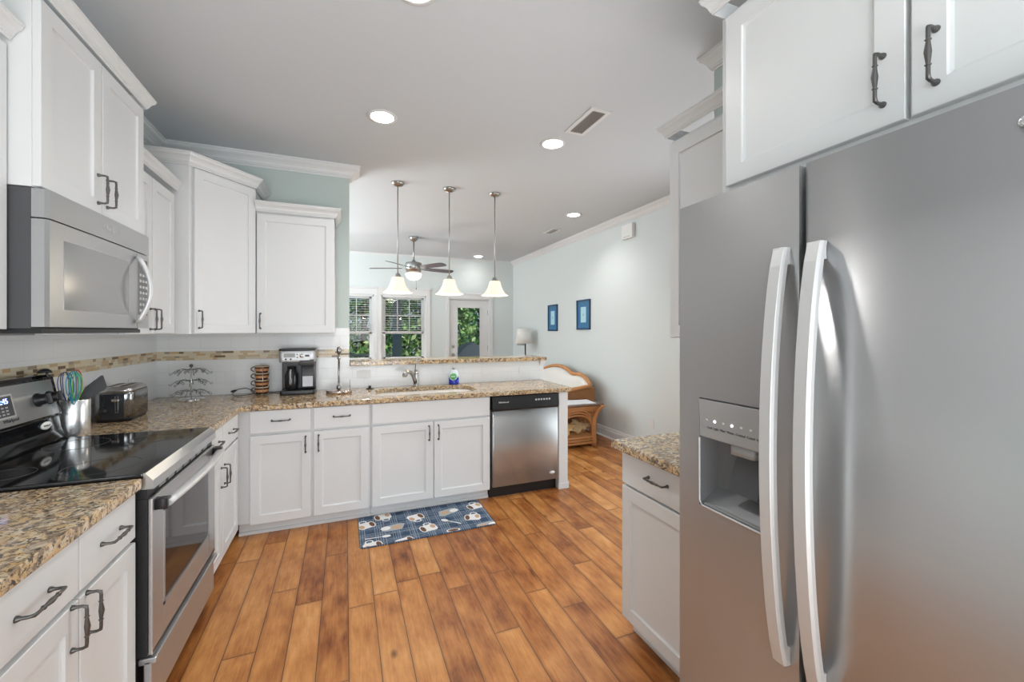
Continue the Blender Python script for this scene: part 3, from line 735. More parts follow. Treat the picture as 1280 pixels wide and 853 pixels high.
MB().lathe([(.028, 0), (.028, .002), (0, .002)], n=24, M=Matrix.Translation((dx1-.07, fy, .165)) @ RY @ Matrix.Diagonal((1, .5, 1, 1))).build('badge', M_WHITEP, dd)
MB().box((dx0, -.60, .0), (dx1, -.585, .10)).build('kick_plate', M_BLACKP, dw)

# ------------------------------------------------------------------ refrigerator
fr = thing('refrigerator', 'tall stainless side-by-side refrigerator with ice and water dispenser', 'refrigerator', (2.66, -3.38, 0))
fx = 2.263; fy0, fys, fy1 = -3.835, -3.307, -2.922
MB().box((2.335, fy0+.004, .03), (3.03, fy1-.004, 1.80)).box((2.30, fy0+.01, .02), (2.40, fy1-.01, .09)).build('cabinet_body', M_GREYP, fr)
g = MB().rbox((fx, fy0, .10), (2.330, fys-.005, 1.817), .012); fd = g.build('refrigerator_door', M_STEEL, fr)
# freezer door with dispenser recess: ring of boxes
ry0, ry1, rz0, rz1 = -3.236, -3.002, .895, 1.222
g = MB(); ya, yb = fys+.005, fy1
def fz(z0, z1, y0, y1): g.box((fx, y0, z0), (2.330, y1, z1))
fz(.10, rz0, ya, yb); fz(rz1, 1.817, ya, yb); fz(rz0, rz1, ya, ry0); fz(rz0, rz1, ry1, yb)
zd = g.build('freezer_door', M_STEEL, fr)
ds = MB(); ds.box((fx+.0, ry0, 1.103), (fx+.06, ry1, rz1)); 
dispM = mat('dispenser_grey', (.42, .42, .42), .3, .4)
dsp = MB()
dsp.add([(fx-.003, ry0, 1.218), (fx-.003, ry1, 1.218), (fx+.002, ry0, 1.105), (fx+.002, ry1, 1.105), (fx+.064, ry0, rz1), (fx+.064, ry1, rz1), (fx+.064, ry0, 1.085), (fx+.064, ry1, 1.085)],
        [(0, 1, 3, 2), (4, 6, 7, 5), (0, 4, 5, 1), (2, 3, 7, 6), (0, 2, 6, 4), (1, 5, 7, 3)])
dso = dsp.build('dispenser_panel', dispM, zd, .002)
g = MB()
# recess shell
x0, x1 = fx+.001, fx+.064
g.add([(x0, ry0, rz0), (x0, ry1, rz0), (x0, ry1, 1.105), (x0, ry0, 1.105), (x1, ry0+.012, rz0+.05), (x1, ry1-.012, rz0+.05), (x1, ry1-.012, 1.10), (x1, ry0+.012, 1.10)],
      [(0, 1, 5, 4), (1, 2, 6, 5), (3, 0, 4, 7), (4, 5, 6, 7)])
rs_ = g.build('dispenser_recess', mat('recess_grey', (.19, .19, .195), .28, .3), zd)
MB().tube([(fx-.001, ry0+.01, rz0+.002), (fx-.001, ry1-.012, rz0+.002), (fx-.001, ry1-.002, rz0+.014), (fx-.001, ry1-.002, 1.10)], .0028, 6).build('recess_rim', M_ALU, zd)
MB().box((fx+.004, ry0+.015, rz0+.006), (fx+.05, ry1-.015, rz0+.010)).build('drip_tray', M_GREYP, zd)
pm = MB(); 
pm.add([(fx+.055, -3.175, 1.09), (fx+.055, -3.095, 1.09), (fx+.018, -3.18, .965), (fx+.018, -3.085, .965), (fx+.063, -3.175, 1.09), (fx+.063, -3.095, 1.09), (fx+.026, -3.18, .965), (fx+.026, -3.085, .965)],
       [(0, 1, 3, 2), (4, 6, 7, 5), (0, 4, 5, 1), (2, 3, 7, 6), (0, 2, 6, 4), (1, 5, 7, 3)])
pm.build('dispenser_paddle', M_CHAR, zd, .002)
MB().rbox((fx+.01, -3.175, 1.075), (fx+.055, -3.10, 1.104), .01).build('water_spout', M_GREYP, zd)
lit = mat('indicator_light', (1, 1, 1), .5, emit=(.85, .9, 1), estr=3)
for k in range(7):
    y = -3.03-k*.029
    Mx = Matrix.Translation((fx-.0005, y, 1.158)) @ Matrix.Rotation(-PI/2, 4, 'Y')
    MB().lathe([(.0042, 0), (.0038, .0012), (0, .0014)], n=12, M=Mx).build('indicator', lit if k in (1, 3, 6) else M_LGREY, dso)
wtext('indicator_captions', 'Lock  Light  Filter  Water  Crushed  Cubed  Ice', .0095, frame((fx-.0006, -3.118, 1.137), (0, -1, 0), (-1, 0, 0)), M_CHAR, dso, .0003, 'CENTER', .92)
def fhandle(y, door, flip):
    pts = []; n = 22
    for i in range(n+1):
        t_ = i/n; s_ = (1-(2*t_-1)**2); pts.append((fx-.012-.050*s_**.8, .614+(1.626-.614)*t_))
    w = .017; g = MB(); vs = []
    for x, z in pts:
        vs += [(x, y-w, z), (x-.009, y-w+.003, z), (x-.009, y+w-.003, z), (x, y+w, z), (x+.012, y+w, z), (x+.012, y-w, z)]
    fs = []
    for i in range(n):
        for k in range(6): fs.append((i*6+k, i*6+(k+1) % 6, (i+1)*6+(k+1) % 6, (i+1)*6+k))
    fs += [tuple(range(6)), tuple(range(6*n+5, 6*n-1, -1))]
    g.add(vs, fs)
    for z in (.635, 1.605): g.box((fx-.022, y-w+.002, z-.02), (fx, y+w-.002, z+.02))
    return g.build('handle', M_ALU, door, .001)
fhandle(-3.266, zd, 0); fhandle(-3.348, fd, 1)
MB().lathe([(.024, 0), (.024, .003), (.02, .004), (0, .004)], n=28, M=frame((fx, -3.672, 1.757), (0, -1, 0), (-1, 0, 0)) @ Matrix.Rotation(-PI/2, 4, 'X') @ Matrix.Diagonal((1, .55, 1, 1))).build('badge', M_CHROME, fd)

# ------------------------------------------------------------------ counter things
CT = .9145
# utensil crock
cr = tag(MB().lathe([(.0, .004), (.052, .004), (.056, 0), (.058, .004), (.058, .176), (.056, .179), (.054, .176), (.054, .006), (0, .006)], (.045, -1.313, CT), 40).build('utensil_crock', mat('polished_steel', (.85, .85, .85), .24, .85)), 'cylindrical polished steel crock of utensils beside the range', 'crock')
def whisk(label, col, p0, tip, rot, w=.034):
    m = mat('silicone_'+label.split()[0], col, .4)
    t = thing('whisk', label, 'whisk', p0, 'coloured whisks in the steel crock')
    a = Vector(p0); b = Vector(tip); d_ = (b-a).normalized(); L_ = (b-a).length
    MB().tube([a, a+d_*L_*.45], .005, 8).build('grip', M_CHROME, t)
    s_ = d_.cross(Vector((0, 0, 1))).normalized(); q = d_.cross(s_)
    g = MB()
    for k in range(3):
        an = rot+k*PI/3; dv = s_*math.cos(an)+q*math.sin(an); pts = []
        for i in range(17):
            th = PI*i/16; r = w*math.sin(th)**.8*(1 if True else 0)
            h_ = L_*.45+L_*.55*(1-abs(math.cos(th))**1.3 if False else (math.sin(th/1)**.55))
            pts.append(a+d_*h_+dv*(-w*math.cos(th)*math.sin(th)**.25))
        g.tube(pts, .0017, 6, cap=False)
    g.build('wires', m, t); return t
whisk('teal silicone whisk leaning left in the crock', (.03, .34, .46), (.050, -1.325, .93), (.085, -1.405, 1.235), .2)
whisk('green silicone whisk standing in the crock', (.20, .62, .12), (.045, -1.31, .93), (.075, -1.36, 1.225), .9, .030)
whisk('dark blue silicone whisk behind the green one', (.02, .06, .20), (.035, -1.318, .93), (.040, -1.375, 1.23), .5, .036)
whisk('red silicone whisk at the right side of the crock', (.60, .08, .07), (.045, -1.30, .93), (.055, -1.315, 1.235), .3, .030)
def spatula(label, p0, p1, tip, w0, w1, wv, m=M_BLACKP):
    t = thing('spatula', label, 'spatula', p0, 'black utensils in the steel crock')
    MB().tube([p0, p1], .0055, 8).build('grip', m, t)
    a = Vector(p1); b = Vector(tip); s_ = Vector(wv).normalized(); nn = (b-a).cross(s_).normalized()*.0015
    g = MB(); vs = []
    for p, w in ((a-(b-a)*.05, .006), (a+(b-a)*.12, w0*.6), (a+(b-a)*.25, w0), (b-(b-a)*.08, w1), (b, w1*.85)):
        vs += [p-s_*w-nn, p+s_*w-nn, p+s_*w+nn, p-s_*w+nn]
    fs = [(0, 1, 2, 3), (19, 18, 17, 16)]
    for i in range(4):
        for k in range(4): fs.append((i*4+k, i*4+(k+1) % 4, (i+1)*4+(k+1) % 4, (i+1)*4+k))
    g.add(vs, fs); g.build('blade', m, t, .001); return t
spatula('wide black turner leaning right out of the crock', (.03, -1.335, .93), (.060, -1.290, 1.10), (.140, -1.262, 1.172), .030, .036, (-.3, .15, .9), M_CHAR)
spatula('black slotted spoon behind the wide turner', (.045, -1.34, .93), (.052, -1.27, 1.10), (.075, -1.235, 1.160), .026, .03, (.5, -.3, .5))
ld = thing('ladle', 'black ladle reaching left over the range backguard', 'ladle', (.03, -1.30, .93), 'black utensils in the steel crock')
MB().tube([(.035, -1.29, .93), (.0, -1.37, 1.12), (-.005, -1.40, 1.20), (0, -1.42, 1.235)], .005, 8).build('grip', M_BLACKP, ld)
MB().lathe([(.0, .020), (.012, .018), (.022, .010), (.025, 0), (.023, 0), (.019, .010), (0, .017)], (.0, -1.435, 1.234), 20).build('bowl', M_BLACKP, ld)

# toaster: long body, lever end turned to the camera
tt = thing('toaster', 'black and chrome two-slice toaster on the granite beside the crock', 'toaster', (0, 0, 0))
TL, TWd, TH = .27, .175, .195
g = MB()
def rr(w, l, r, z, n=6):
    pts = []
    for cx, cy, a0 in ((w/2-r, l/2-r, 0), (-w/2+r, l/2-r, 90), (-w/2+r, -l/2+r, 180), (w/2-r, -l/2+r, 270)):
        for k in range(n+1): a = math.radians(a0+90*k/n); pts.append((cx+r*math.cos(a), cy+r*math.sin(a), z))
    return pts
def stack(g, levels, m=0, M=None, caps=True):
    R = [rr(w, l, r, z) for w, l, r, z in levels]; n = len(R[0]); vs = [v for r_ in R for v in r_]
    fs = [(i*n+k, i*n+(k+1) % n, (i+1)*n+(k+1) % n, (i+1)*n+k) for i in range(len(R)-1) for k in range(n)]
    g.add(vs, fs, m, True, M)
    if caps: g.add(R[0], [tuple(range(n-1, -1, -1))], m, False, M); g.add(R[-1], [tuple(range(n))], m, False, M)
stack(g, [(TWd-.02, TL-.02, .03, 0), (TWd-.005, TL-.005, .035, .018), (TWd-.005, TL-.005, .035, .022)]); g.build('base', M_BLACKP, tt)
g = MB(); stack(g, [(TWd, TL, .040, .022), (TWd, TL, .040, .150), (TWd-.006, TL-.006, .038, .165)]); g.build('shell', mat('black_chrome', (.30, .305, .315), .16, 1), tt)
g = MB(); stack(g, [(TWd-.005, TL-.005, .038, .165), (TWd-.02, TL-.02, .034, .183), (TWd-.05, TL-.045, .028, .194), (TWd-.06, TL-.055, .024, .195)]); tc = g.build('top_cap', mat('brushed_cap', (.55, .55, .56), .25, 1), tt)
g = MB()
for sx in (-.028, .028): g.box((sx-.012, -.09, .1945), (sx+.012, .09, .1962))
g.build('slots', M_BLACKP, tc)
MB().rbox((-TWd/2+.035, -TL/2-.001, .024), (TWd/2-.035, -TL/2+.01, .158), .004, axis=1).build('end_panel', mat('toaster_black', (.03, .032, .036), .2), tt)
g = MB().box((.012, -TL/2-.0025, .055), (.016, -TL/2, .145)).box((.024, -TL/2-.0015, .055), (.028, -TL/2, .145)).box((.012, -TL/2-.0015, .052), (.028, -TL/2, .056)); g.build('lever_track', M_CHROME, tt)
MB().rbox((.004, -TL/2-.022, .118), (.036, -TL/2-.001, .130), .004).build('lever', M_CHROME, tt)
dial = MB().lathe([(.016, 0), (.015, .010), (.0, .012)], n=20, M=Matrix.Translation((-.035, -TL/2, .065)) @ RY).build('browning_dial', M_BLACKP, tt)
g = MB()
for k in range(5): g.box((-.038, -TL/2-.001, .09+k*.010), (-.033, -TL/2, .094+k*.010))
g.build('button_marks', M_LGREY, tt)
tt.location = (.052, -.862, CT); tt.rotation_euler = (0, 0, math.radians(3)); 

# three-tier scrolled wire carousel
cz = thing('wire_carousel', 'three-tier scrolled chrome wire carousel standing in the counter corner', 'carousel', (.200, -.215, CT))
cx, cy = .200, -.215
MB().lathe([(.085, 0), (.085, .006), (.07, .012), (.01, .016), (0, .016)], (cx, cy, CT), 36).build('base', M_CHROME, cz)
MB().tube([(cx, cy, CT+.01), (cx, cy, CT+.245)], .004, 8).build('post', M_CHROME, cz)
MB().lathe([(0, -.012), (.010, -.008), (.013, 0), (.010, .008), (0, .013)], (cx, cy, CT+.252), 14).build('finial', M_BRONZE, cz)
wire = mat('dark_wire', (.20, .20, .20), .3, 1)
for ti, z in enumerate((.048, .125, .205)):
    g = MB()
    g.tube([(cx+.035*math.cos(2*PI*i/20), cy+.035*math.sin(2*PI*i/20), CT+z+.018) for i in range(20)], .0022, 6, closed=True)
    for k in range(8):
        a = 2*PI*k/8+ti*.2; ca, sa = math.cos(a), math.sin(a)
        arm = [(.03, .018), (.055, .024), (.085, .018), (.108, -.002), (.120, -.018), (.128, -.014), (.126, -.004), (.118, -.004)]
        g.tube([(cx+r*ca, cy+r*sa, CT+z+h) for r, h in arm], .0019, 6)
        b = a+.2; sc = []
        for i in range(12):
            th = i/11*2.2*PI; rr_ = .014*(1-i/16)
            sc.append((cx+(.078+rr_*math.cos(th))*math.cos(b), cy+(.078+rr_*math.cos(th))*math.sin(b), CT+z+.002+rr_*math.sin(th)))
        g.tube(sc, .0017, 6)
    g.build('tier', wire, cz)

# stack of four soup mugs
MUG = [mat('mug_glaze', (.10, .035, .018), .12), mat('mug_band', (.55, .26, .11), .18), mat('mug_rim', (.55, .47, .33), .2)]
def mug(z, label):
    t = thing('soup_mug', label, 'mug', (.640, -.120, z), 'stacked brown soup mugs')
    c_ = (.640, -.120, z); g = MB()
    g.lathe([(.030, 0), (.040, .003), (.046, .018)], c_, 28, 0); g.lathe([(.046, .018), (.050, .036)], c_, 28, 1); g.lathe([(.050, .036), (.0525, .050)], c_, 28, 0)
    g.lathe([(.0525, .050), (.053, .057), (.0505, .058), (.0495, .050)], c_, 28, 2); g.lathe([(.0495, .050), (.046, .030), (.035, .010), (0, .008)], c_, 28, 0)
    g.build('cup', MUG, t)
    a = math.radians(196); pts = []
    for i in range(9):
        th = -PI/2+PI*i/8; r = .050+.024*math.cos(th); pts.append((c_[0]+r*math.cos(a), c_[1]+r*math.sin(a), z+.034+.018*math.sin(th)))
    MB().tube(pts, .0042, 8).build('handle', MUG[0], t); return t
for k, w_ in enumerate(('bottom brown striped soup mug of the stack of four', 'second brown striped soup mug from the bottom of the stack', 'third brown striped soup mug from the bottom of the stack', 'topmost brown striped soup mug of the stack of four')):
    mug(CT+.006+k*.0555, w_)
g = MB(); c_ = (.640, -.120)
for a in (math.radians(-75), math.radians(105)):
    g.tube([(c_[0], c_[1], CT+.003), (c_[0]+.058*math.cos(a), c_[1]+.058*math.sin(a), CT+.003), (c_[0]+.058*math.cos(a), c_[1]+.058*math.sin(a), CT+.245)], .0018, 6)
g.tube([(c_[0]+.030*math.cos(2*PI*i/20), c_[1]+.030*math.sin(2*PI*i/20), CT+.003) for i in range(20)], .0018, 6, closed=True)
tag(g.build('mug_rack', M_CHROME), 'thin wire rack holding the stacked brown mugs', 'rack')

# coffee maker
cm = thing('coffee_maker', 'black and silver dual coffee maker on the granite under the wall cabinet', 'coffee maker', (.905, -.16, CT))
a0, a1, b0, b1 = .782, 1.034, -.265, -.060
MB().rbox((a0, b0, CT), (a1, b1, CT+.035), .018).build('base', M_BLACKP, cm, .002)
MB().box((a0+.002, -.125, CT+.035), (a1-.002, b1, CT+.29)).build('rear_tower', M_BLACKP, cm, .004)
MB().rbox((a0+.15, b0+.03, CT+.05), (a1-.002, -.12, CT+.25), .012).build('single_serve_column', M_CHAR, cm)
hd_ = MB().rbox((a0-.004, b0+.002, CT+.262), (a1+.002, b1, CT+.352), .016).build('head', mat('coffee_silver', (.42, .42, .43), .35, .6), cm, .003)
MB().rbox((a0-.006, b0-.001, CT+.352), (a1+.004, b1, CT+.368), .018).build('lid', M_BLACKP, cm, .004)
MB().rbox((a0+.135, b0+.0, CT+.235), (a1-.004, -.12, CT+.28), .012).build('pod_holder', M_CHAR, cm)
MB().lathe([(.030, 0), (.045, .004), (.050, .05), (.048, .12), (.034, .15), (.033, .185), (0, .185)], (a0+.075, -.19, CT+.037), 28).build('carafe', mat('dark_glass', (.02, .02, .022), .06), cm)
MB().tube([(a0+.075, -.236, CT+.20), (a0+.075, -.262, CT+.19), (a0+.075, -.262, CT+.09), (a0+.075, -.240, CT+.08)], .007, 8).build('carafe_handle', M_GREYP, cm)
cpn = MB().box((a0+.02, b0-.0005, CT+.275), (a1-.035, b0+.003, CT+.340)).build('control_panel', mat('panel_silver', (.48, .48, .49), .4, .5), cm, .001)
MB().box((a0+.03, b0-.0012, CT+.300), (a0+.11, b0, CT+.333)).build('display', mat('lcd_grey', (.28, .30, .28), .3), cpn)
for k in range(2):
    MB().lathe([(.007, 0), (.006, .002), (0, .002)], n=12, M=Matrix.Translation((a0+.045+k*.035, b0-.0005, CT+.286)) @ RY).build('button', M_BLACKP, cpn)
    MB().lathe([(.005, 0), (.004, .002), (0, .002)], n=12, M=Matrix.Translation((a0+.125, b0-.0005, CT+.300+k*.022)) @ RY).build('button', M_BLACKP, cpn)
MB().lathe([(.017, 0), (.015, .007), (0, .008)], n=20, M=Matrix.Translation((a0+.158, b0-.0005, CT+.312)) @ RY).build('selector_knob', M_CHROME, cpn)
MB().box((a0+.182, b0-.002, CT+.304), (a0+.212, b0, CT+.320)).build('switch', M_BLACKP, cpn)
MB().box((a0+.160, b0+.0285, CT+.062), (a0+.235, b0+.030, CT+.145)).build('info_label', mat('label_silver', (.55, .56, .60), .4), cm)
tag(MB().tube([(a0+.02, -.055, CT+.03), (a0-.02, -.06, CT+.008), (.72, -.05, CT+.006), (.66, -.045, CT+.005), (.58, -.10, CT+.006), (.545, -.16, CT+.007), (.50, -.19, CT+.006), (.455, -.17, CT+.006), (.44, -.12, CT+.02), (.47, -.09, CT+.045), (.52, -.08, CT+.052), (.56, -.075, CT+.035), (.60, -.05, CT+.008)], .0032, 8).tube([(.462, -.095, CT+.040), (.44, -.10, CT+.034), (.425, -.105, CT+.030)], [.006, .009, .006], 8).build('power_cord', M_BLACKP), 'black power cord looped on the counter left of the mugs', 'cord')

# paper towel holder
px, py = 1.213, -.255
ph = thing('paper_towel_holder', 'empty upright paper towel holder with weighted steel base', 'paper towel holder', (px, py, CT))
MB().lathe([(.098, 0), (.098, .022), (.094, .025), (.02, .026), (0, .026)], (px, py, CT), 40).build('base', mat('holder_steel', (.60, .52, .48), .2, 1), ph)
MB().lathe([(.009, .026), (.017, .03), (.020, .045), (.017, .058), (.008, .066), (.008, .275), (.014, .282), (.014, .290), (.007, .295), (.007, .315), (.011, .320), (.018, .335), (.018, .365), (.012, .378), (0, .380)], (px, py, CT), 20).build('post', mat('post_pewter', (.30, .30, .31), .2, 1), ph)
MB().tube([(px+.085, py-.02, CT+.02), (px+.085, py-.02, CT+.11)], .0032, 8).build('side_rod', M_NICKEL, ph)

# faucet
fx_, fy_ = 1.868, -.085
fc = thing('faucet', 'brushed nickel single-lever faucet with curved pull-out spout', 'faucet', (fx_, fy_, CT))
MB().lathe([(.034, 0), (.034, .006), (.028, .010), (.026, .05), (.023, .11), (.018, .135), (0, .14)], (fx_, fy_, CT), 24).build('body', M_NICKEL, fc)
sp_ = [(fx_-.004, fy_-.006, CT+.03), (fx_-.022, fy_-.03, CT+.075), (fx_-.042, fy_-.065, CT+.115), (fx_-.068, fy_-.105, CT+.142), (fx_-.098, fy_-.148, CT+.150), (fx_-.122, fy_-.182, CT+.138), (fx_-.13, fy_-.196, CT+.118)]
MB().tube(sp_, [.019, .017, .016, .017, .020, .024, .021], 14).build('spout', M_NICKEL, fc)
MB().tube([(fx_, fy_, CT+.13), (fx_-.002, fy_-.002, CT+.16), (fx_+.003, fy_+.004, CT+.205), (fx_+.008, fy_+.01, CT+.255)], [.014, .011, .008, .006], 12).build('lever', M_NICKEL, fc)
tag(MB().lathe([(.032, 0), (.033, .004), (.022, .007), (.012, .009), (.011, .022), (.014, .028), (0, .030)], (1.462, -.115, CT), 24).build('sink_stopper', M_BLACKP), 'black rubber sink stopper lying left of the sink', 'stopper')
# dish soap
bx_, by_ = 2.223, -.078
db = thing('soap_bottle', 'dish soap bottle, blue liquid and green label, behind the sink', 'bottle', (bx_, by_, CT))
Fs = Matrix.Translation((bx_, by_, CT)) @ Matrix.Rotation(math.radians(-15), 4, 'Z')
def bstack(levels, name, m):
    g = MB(); n = 24; R = []
    for w, d_, z in levels: R.append([(w*math.cos(2*PI*k/n), d_*math.sin(2*PI*k/n), z) for k in range(n)])
    vs = [v for r in R for v in r]; fs = [(i*n+k, i*n+(k+1) % n, (i+1)*n+(k+1) % n, (i+1)*n+k) for i in range(len(R)-1) for k in range(n)]
    g.add(vs, fs, 0, True, Fs); g.add(R[0], [tuple(range(n-1, -1, -1))], 0, False, Fs); g.add(R[-1], [tuple(range(n))], 0, False, Fs); return g.build(name, m, db)
bstack([(.044, .026, 0), (.048, .030, .006), (.048, .030, .068)], 'liquid', mat('blue_soap', (.01, .03, .36), .08, coat=.5))
bstack([(.048, .030, .068), (.046, .029, .09), (.040, .026, .115), (.030, .022, .132), (.016, .016, .142)], 'clear_neck', mat('clear_plastic', (.72, .80, .84), .1))
bstack([(.015, .015, .142), (.015, .015, .150), (.010, .010, .154), (.006, .006, .160)], 'cap', M_GREYP)
MB().lathe([(.032, 0), (.032, .0015), (0, .0015)], n=28, M=Fs @ Matrix.Translation((-.004, -.0295, .078)) @ RY).build('label', mat('label_green', (.10, .38, .14), .4), db)
MB().lathe([(.034, 0), (.036, .0008), (.034, .001), (.031, .001)], n=28, M=Fs @ Matrix.Translation((-.004, -.0292, .078)) @ RY).build('label_border', M_WHITEP, db)
wtext('label_lettering', 'Dish', .020, Fs @ Matrix(((1, 0, 0, -.004), (0, -1, 0, -.0315), (0, 0, 1, .078), (0, 0, 0, 1))), M_WHITEP, db)
# outlets and switch plates
def plate(name, label, F, w, h, kind, cat='outlet', grp='cover plates on the wall tile'):
    t = thing(name, label, cat, F.translation, grp)
    MB().rbox((-w/2, .0, -h/2), (w/2, .005, h/2), .004, axis=1, M=F).build('cover_plate', M_PLATE, t, .001)
    g = MB()
    if kind == 'outlet':
        for s_ in (-1, 1):
            c_ = (s_*.021, 0) if w > h else (0, s_*.021)
            g.rbox((c_[0]-.014, .005, c_[1]-.014), (c_[0]+.014, .0062, c_[1]+.014), .006, axis=1, M=F)
    else: g.rbox((-.016, .005, -.032), (.016, .008, .032), .002, axis=1, M=F)
    g.build('receptacle' if kind == 'outlet' else 'rocker', M_PLATE, t, .0005); return t
FB = lambda x, z: frame((x, -.008, z), (1, 0, 0), (0, -1, 0))
plate('wall_outlet', 'white horizontal outlet on the half wall left of the faucet', FB(1.418, 1.035), .115, .072, 'outlet')
plate('wall_outlet', 'white horizontal outlet on the half wall right of the soap bottle', FB(2.58, 1.02), .115, .072, 'outlet')
plate('wall_outlet', 'white horizontal outlet at the right end of the half wall', FB(2.985, 1.02), .115, .072, 'outlet')
plate('wall_outlet', 'white outlet on the back tile right of the wire carousel', FB(.40, 1.045), .072, .115, 'outlet')
plate('wall_outlet', 'white outlet on the left tile wall behind the toaster', frame((XW+.008, -.42, 1.045), (0, -1, 0), (1, 0, 0)), .072, .115, 'outlet')
plate('wall_outlet', 'white outlet low on the pale aqua living room wall', frame((XL, -.143, .36), (0, -1, 0), (-1, 0, 0)), .072, .115, 'outlet', 'outlet', 'wall plates in the living room')
bx = thing('door_chime', 'white chime box high on the pale aqua wall', 'chime box', (XL, .255, 2.65))
MB().box((XL-.05, .15, 2.565), (XL, .36, 2.74)).build('cover', M_WHITEP, bx, .006)
MB().box((XL-.054, .19, 2.58), (XL-.05, .32, 2.59)).build('grille', M_LGREY, bx)

# ------------------------------------------------------------------ ceiling things
def canlight(x, y, label, power=36):
    t = thing('recessed_light', label, 'ceiling light', (x, y, H), 'round recessed ceiling lights')
    MB().lathe([(.098, 0), (.096, -.006), (.078, -.008), (.074, -.004), (.074, 0)], (x, y, H), 40).build('trim_ring', M_TRIM, t)
    MB().lathe([(.074, -.0035), (0, -.0035)], (x, y, H), 32).build('lens', M_BULB, t)
    l = bpy.data.lights.new('downlight', 'SPOT'); l.energy = power*(.25 if y > 3 else 1); l.spot_size = math.radians(140); l.spot_blend = .8; l.shadow_soft_size = .07; l.color = (1, .98, .95)
    o = bpy.data.objects.new('downlight', l); o.location = (0, 0, -.02); C.objects.link(o); o.parent = t
for x, y, lab in ((1.494, -1.033, 'round recessed ceiling light left, above the sink run'), (2.749, -1.105, 'round recessed ceiling light beside the kitchen ceiling vent'), (3.898, .545, 'round recessed ceiling light near the pale aqua wall, past the peninsula'), (3.657, 3.75, 'round recessed ceiling light deepest in the living room, near the back door'), (1.534, -2.19, 'round recessed ceiling light cut off by the top picture edge')):
    canlight(x, y, lab)
def vent(x, y, label, l=.30, w=.10, a=0):
    t = thing('ceiling_vent', label, 'vent', (x, y, H), 'ceiling air vents')
    R = Matrix.Translation((x, y, H)) @ Matrix.Rotation(a, 4, 'Z'); e = .028
    g = MB()
    for p, q in (((-w/2-e, -l/2-e), (w/2+e, -l/2)), ((-w/2-e, l/2), (w/2+e, l/2+e)), ((-w/2-e, -l/2), (-w/2, l/2)), ((w/2, -l/2), (w/2+e, l/2))):
        g.box((p[0], p[1], -.008), (q[0], q[1], -.0003), 0, R)
    g.build('frame', M_TRIM, t)
    MB().box((-w/2, -l/2, -.0015), (w/2, l/2, -.0003), 0, R).build('backing', M_DARK, t)
    g = MB()
    for k in range(5):
        q = R @ Matrix.Translation((-w/2+w*(k+.5)/5, 0, -.007)) @ Matrix.Rotation(.7, 4, 'Y'); g.box((-.006, -l/2, -.0006), (.006, l/2, .0006), 0, q)
    g.build('louvres', M_GREYP, t)
vent(2.815, -1.49, 'white louvred ceiling vent beside the kitchen downlight')
vent(4.04, 1.4, 'small louvred ceiling vent far off above the living room', .26, .09)

# pendants
shade_m = mat('alabaster_glass', (.95, .88, .76), .35, emit=(1, .76, .50), estr=.38)
M_HOT = mat('lit_bulb', (1, 1, 1), .5, emit=(1, .86, .68), estr=9)
def pendant(x, y, label):
    t = thing('pendant_lamp', label, 'pendant lamp', (x, y, H), 'pendant lamps over the bar')
    MB().lathe([(.062, 0), (.062, -.010), (.050, -.026), (.025, -.034), (.010, -.040), (0, -.042)], (x, y, H), 28).build('canopy', M_NICKEL, t)
    MB().tube([(x, y, H-.035), (x, y, 1.985)], .0055, 10).build('rod', M_NICKEL, t)
    MB().lathe([(.006, .05), (.020, .042), (.030, .020), (.040, .0), (.0, .0)], (x, y, 1.943), 24).build('fitter', M_NICKEL, t)
    prof = [(.052, .150), (.058, .140), (.064, .115), (.073, .085), (.087, .055), (.108, .025), (.130, .006), (.142, .0), (.139, .0), (.126, .009), (.104, .029), (.083, .058), (.069, .088), (.060, .116), (.052, .145)]
    MB().lathe(prof, (x, y, 1.798), 40).build('lamp_shade', shade_m, t)
    MB().lathe([(0, .0), (.022, .008), (.030, .03), (.026, .055), (.014, .08), (.012, .10)], (x, y, 1.828), 16).build('bulb', M_HOT, t)
    l = bpy.data.lights.new('bulb_light', 'POINT'); l.energy = 5; l.shadow_soft_size = .04; l.color = (1, .85, .66)
    o = bpy.data.objects.new('bulb_light', l); o.location = (0, 0, 1.79-H); C.objects.link(o); o.parent = t
pendant(1.737, .215, 'left pendant lamp with white bell shade on a thin rod')
pendant(2.243, .190, 'middle pendant lamp of three with white bell shade')
pendant(2.724, .165, 'right pendant lamp with white bell shade, nearest the aqua wall')

# ceiling fan
fnx, fny = 2.239, 2.537
fn = thing('ceiling_fan', 'brushed nickel five-blade ceiling fan with lit glass bowl', 'ceiling fan', (fnx, fny, H))
MB().lathe([(.072, 0), (.068, -.02), (.050, -.055), (.028, -.07), (0, -.07)], (fnx, fny, H), 28).build('canopy', M_NICKEL, fn)
MB().tube([(fnx, fny, H-.06), (fnx, fny, 2.48)], .011, 10).build('downrod', M_NICKEL, fn)
MB().lathe([(.0, .20), (.025, .19), (.030, .165), (.05, .16), (.118, .15), (.128, .13), (.128, .05), (.115, .035), (.105, .0), (.06, -.02), (0, -.02)], (fnx, fny, 2.325), 36).build('motor_housing', M_NICKEL, fn)
MB().lathe([(.118, 0), (.120, -.02), (.105, -.06), (.075, -.085), (.03, -.10), (0, -.102)], (fnx, fny, 2.31), 32).build('light_bowl', mat('frosted_bowl', (.95, .95, .93), .4, emit=(1, .93, .82), estr=1.6), fn)
blade_m = mat('fan_blade', (.10, .085, .10), .3)
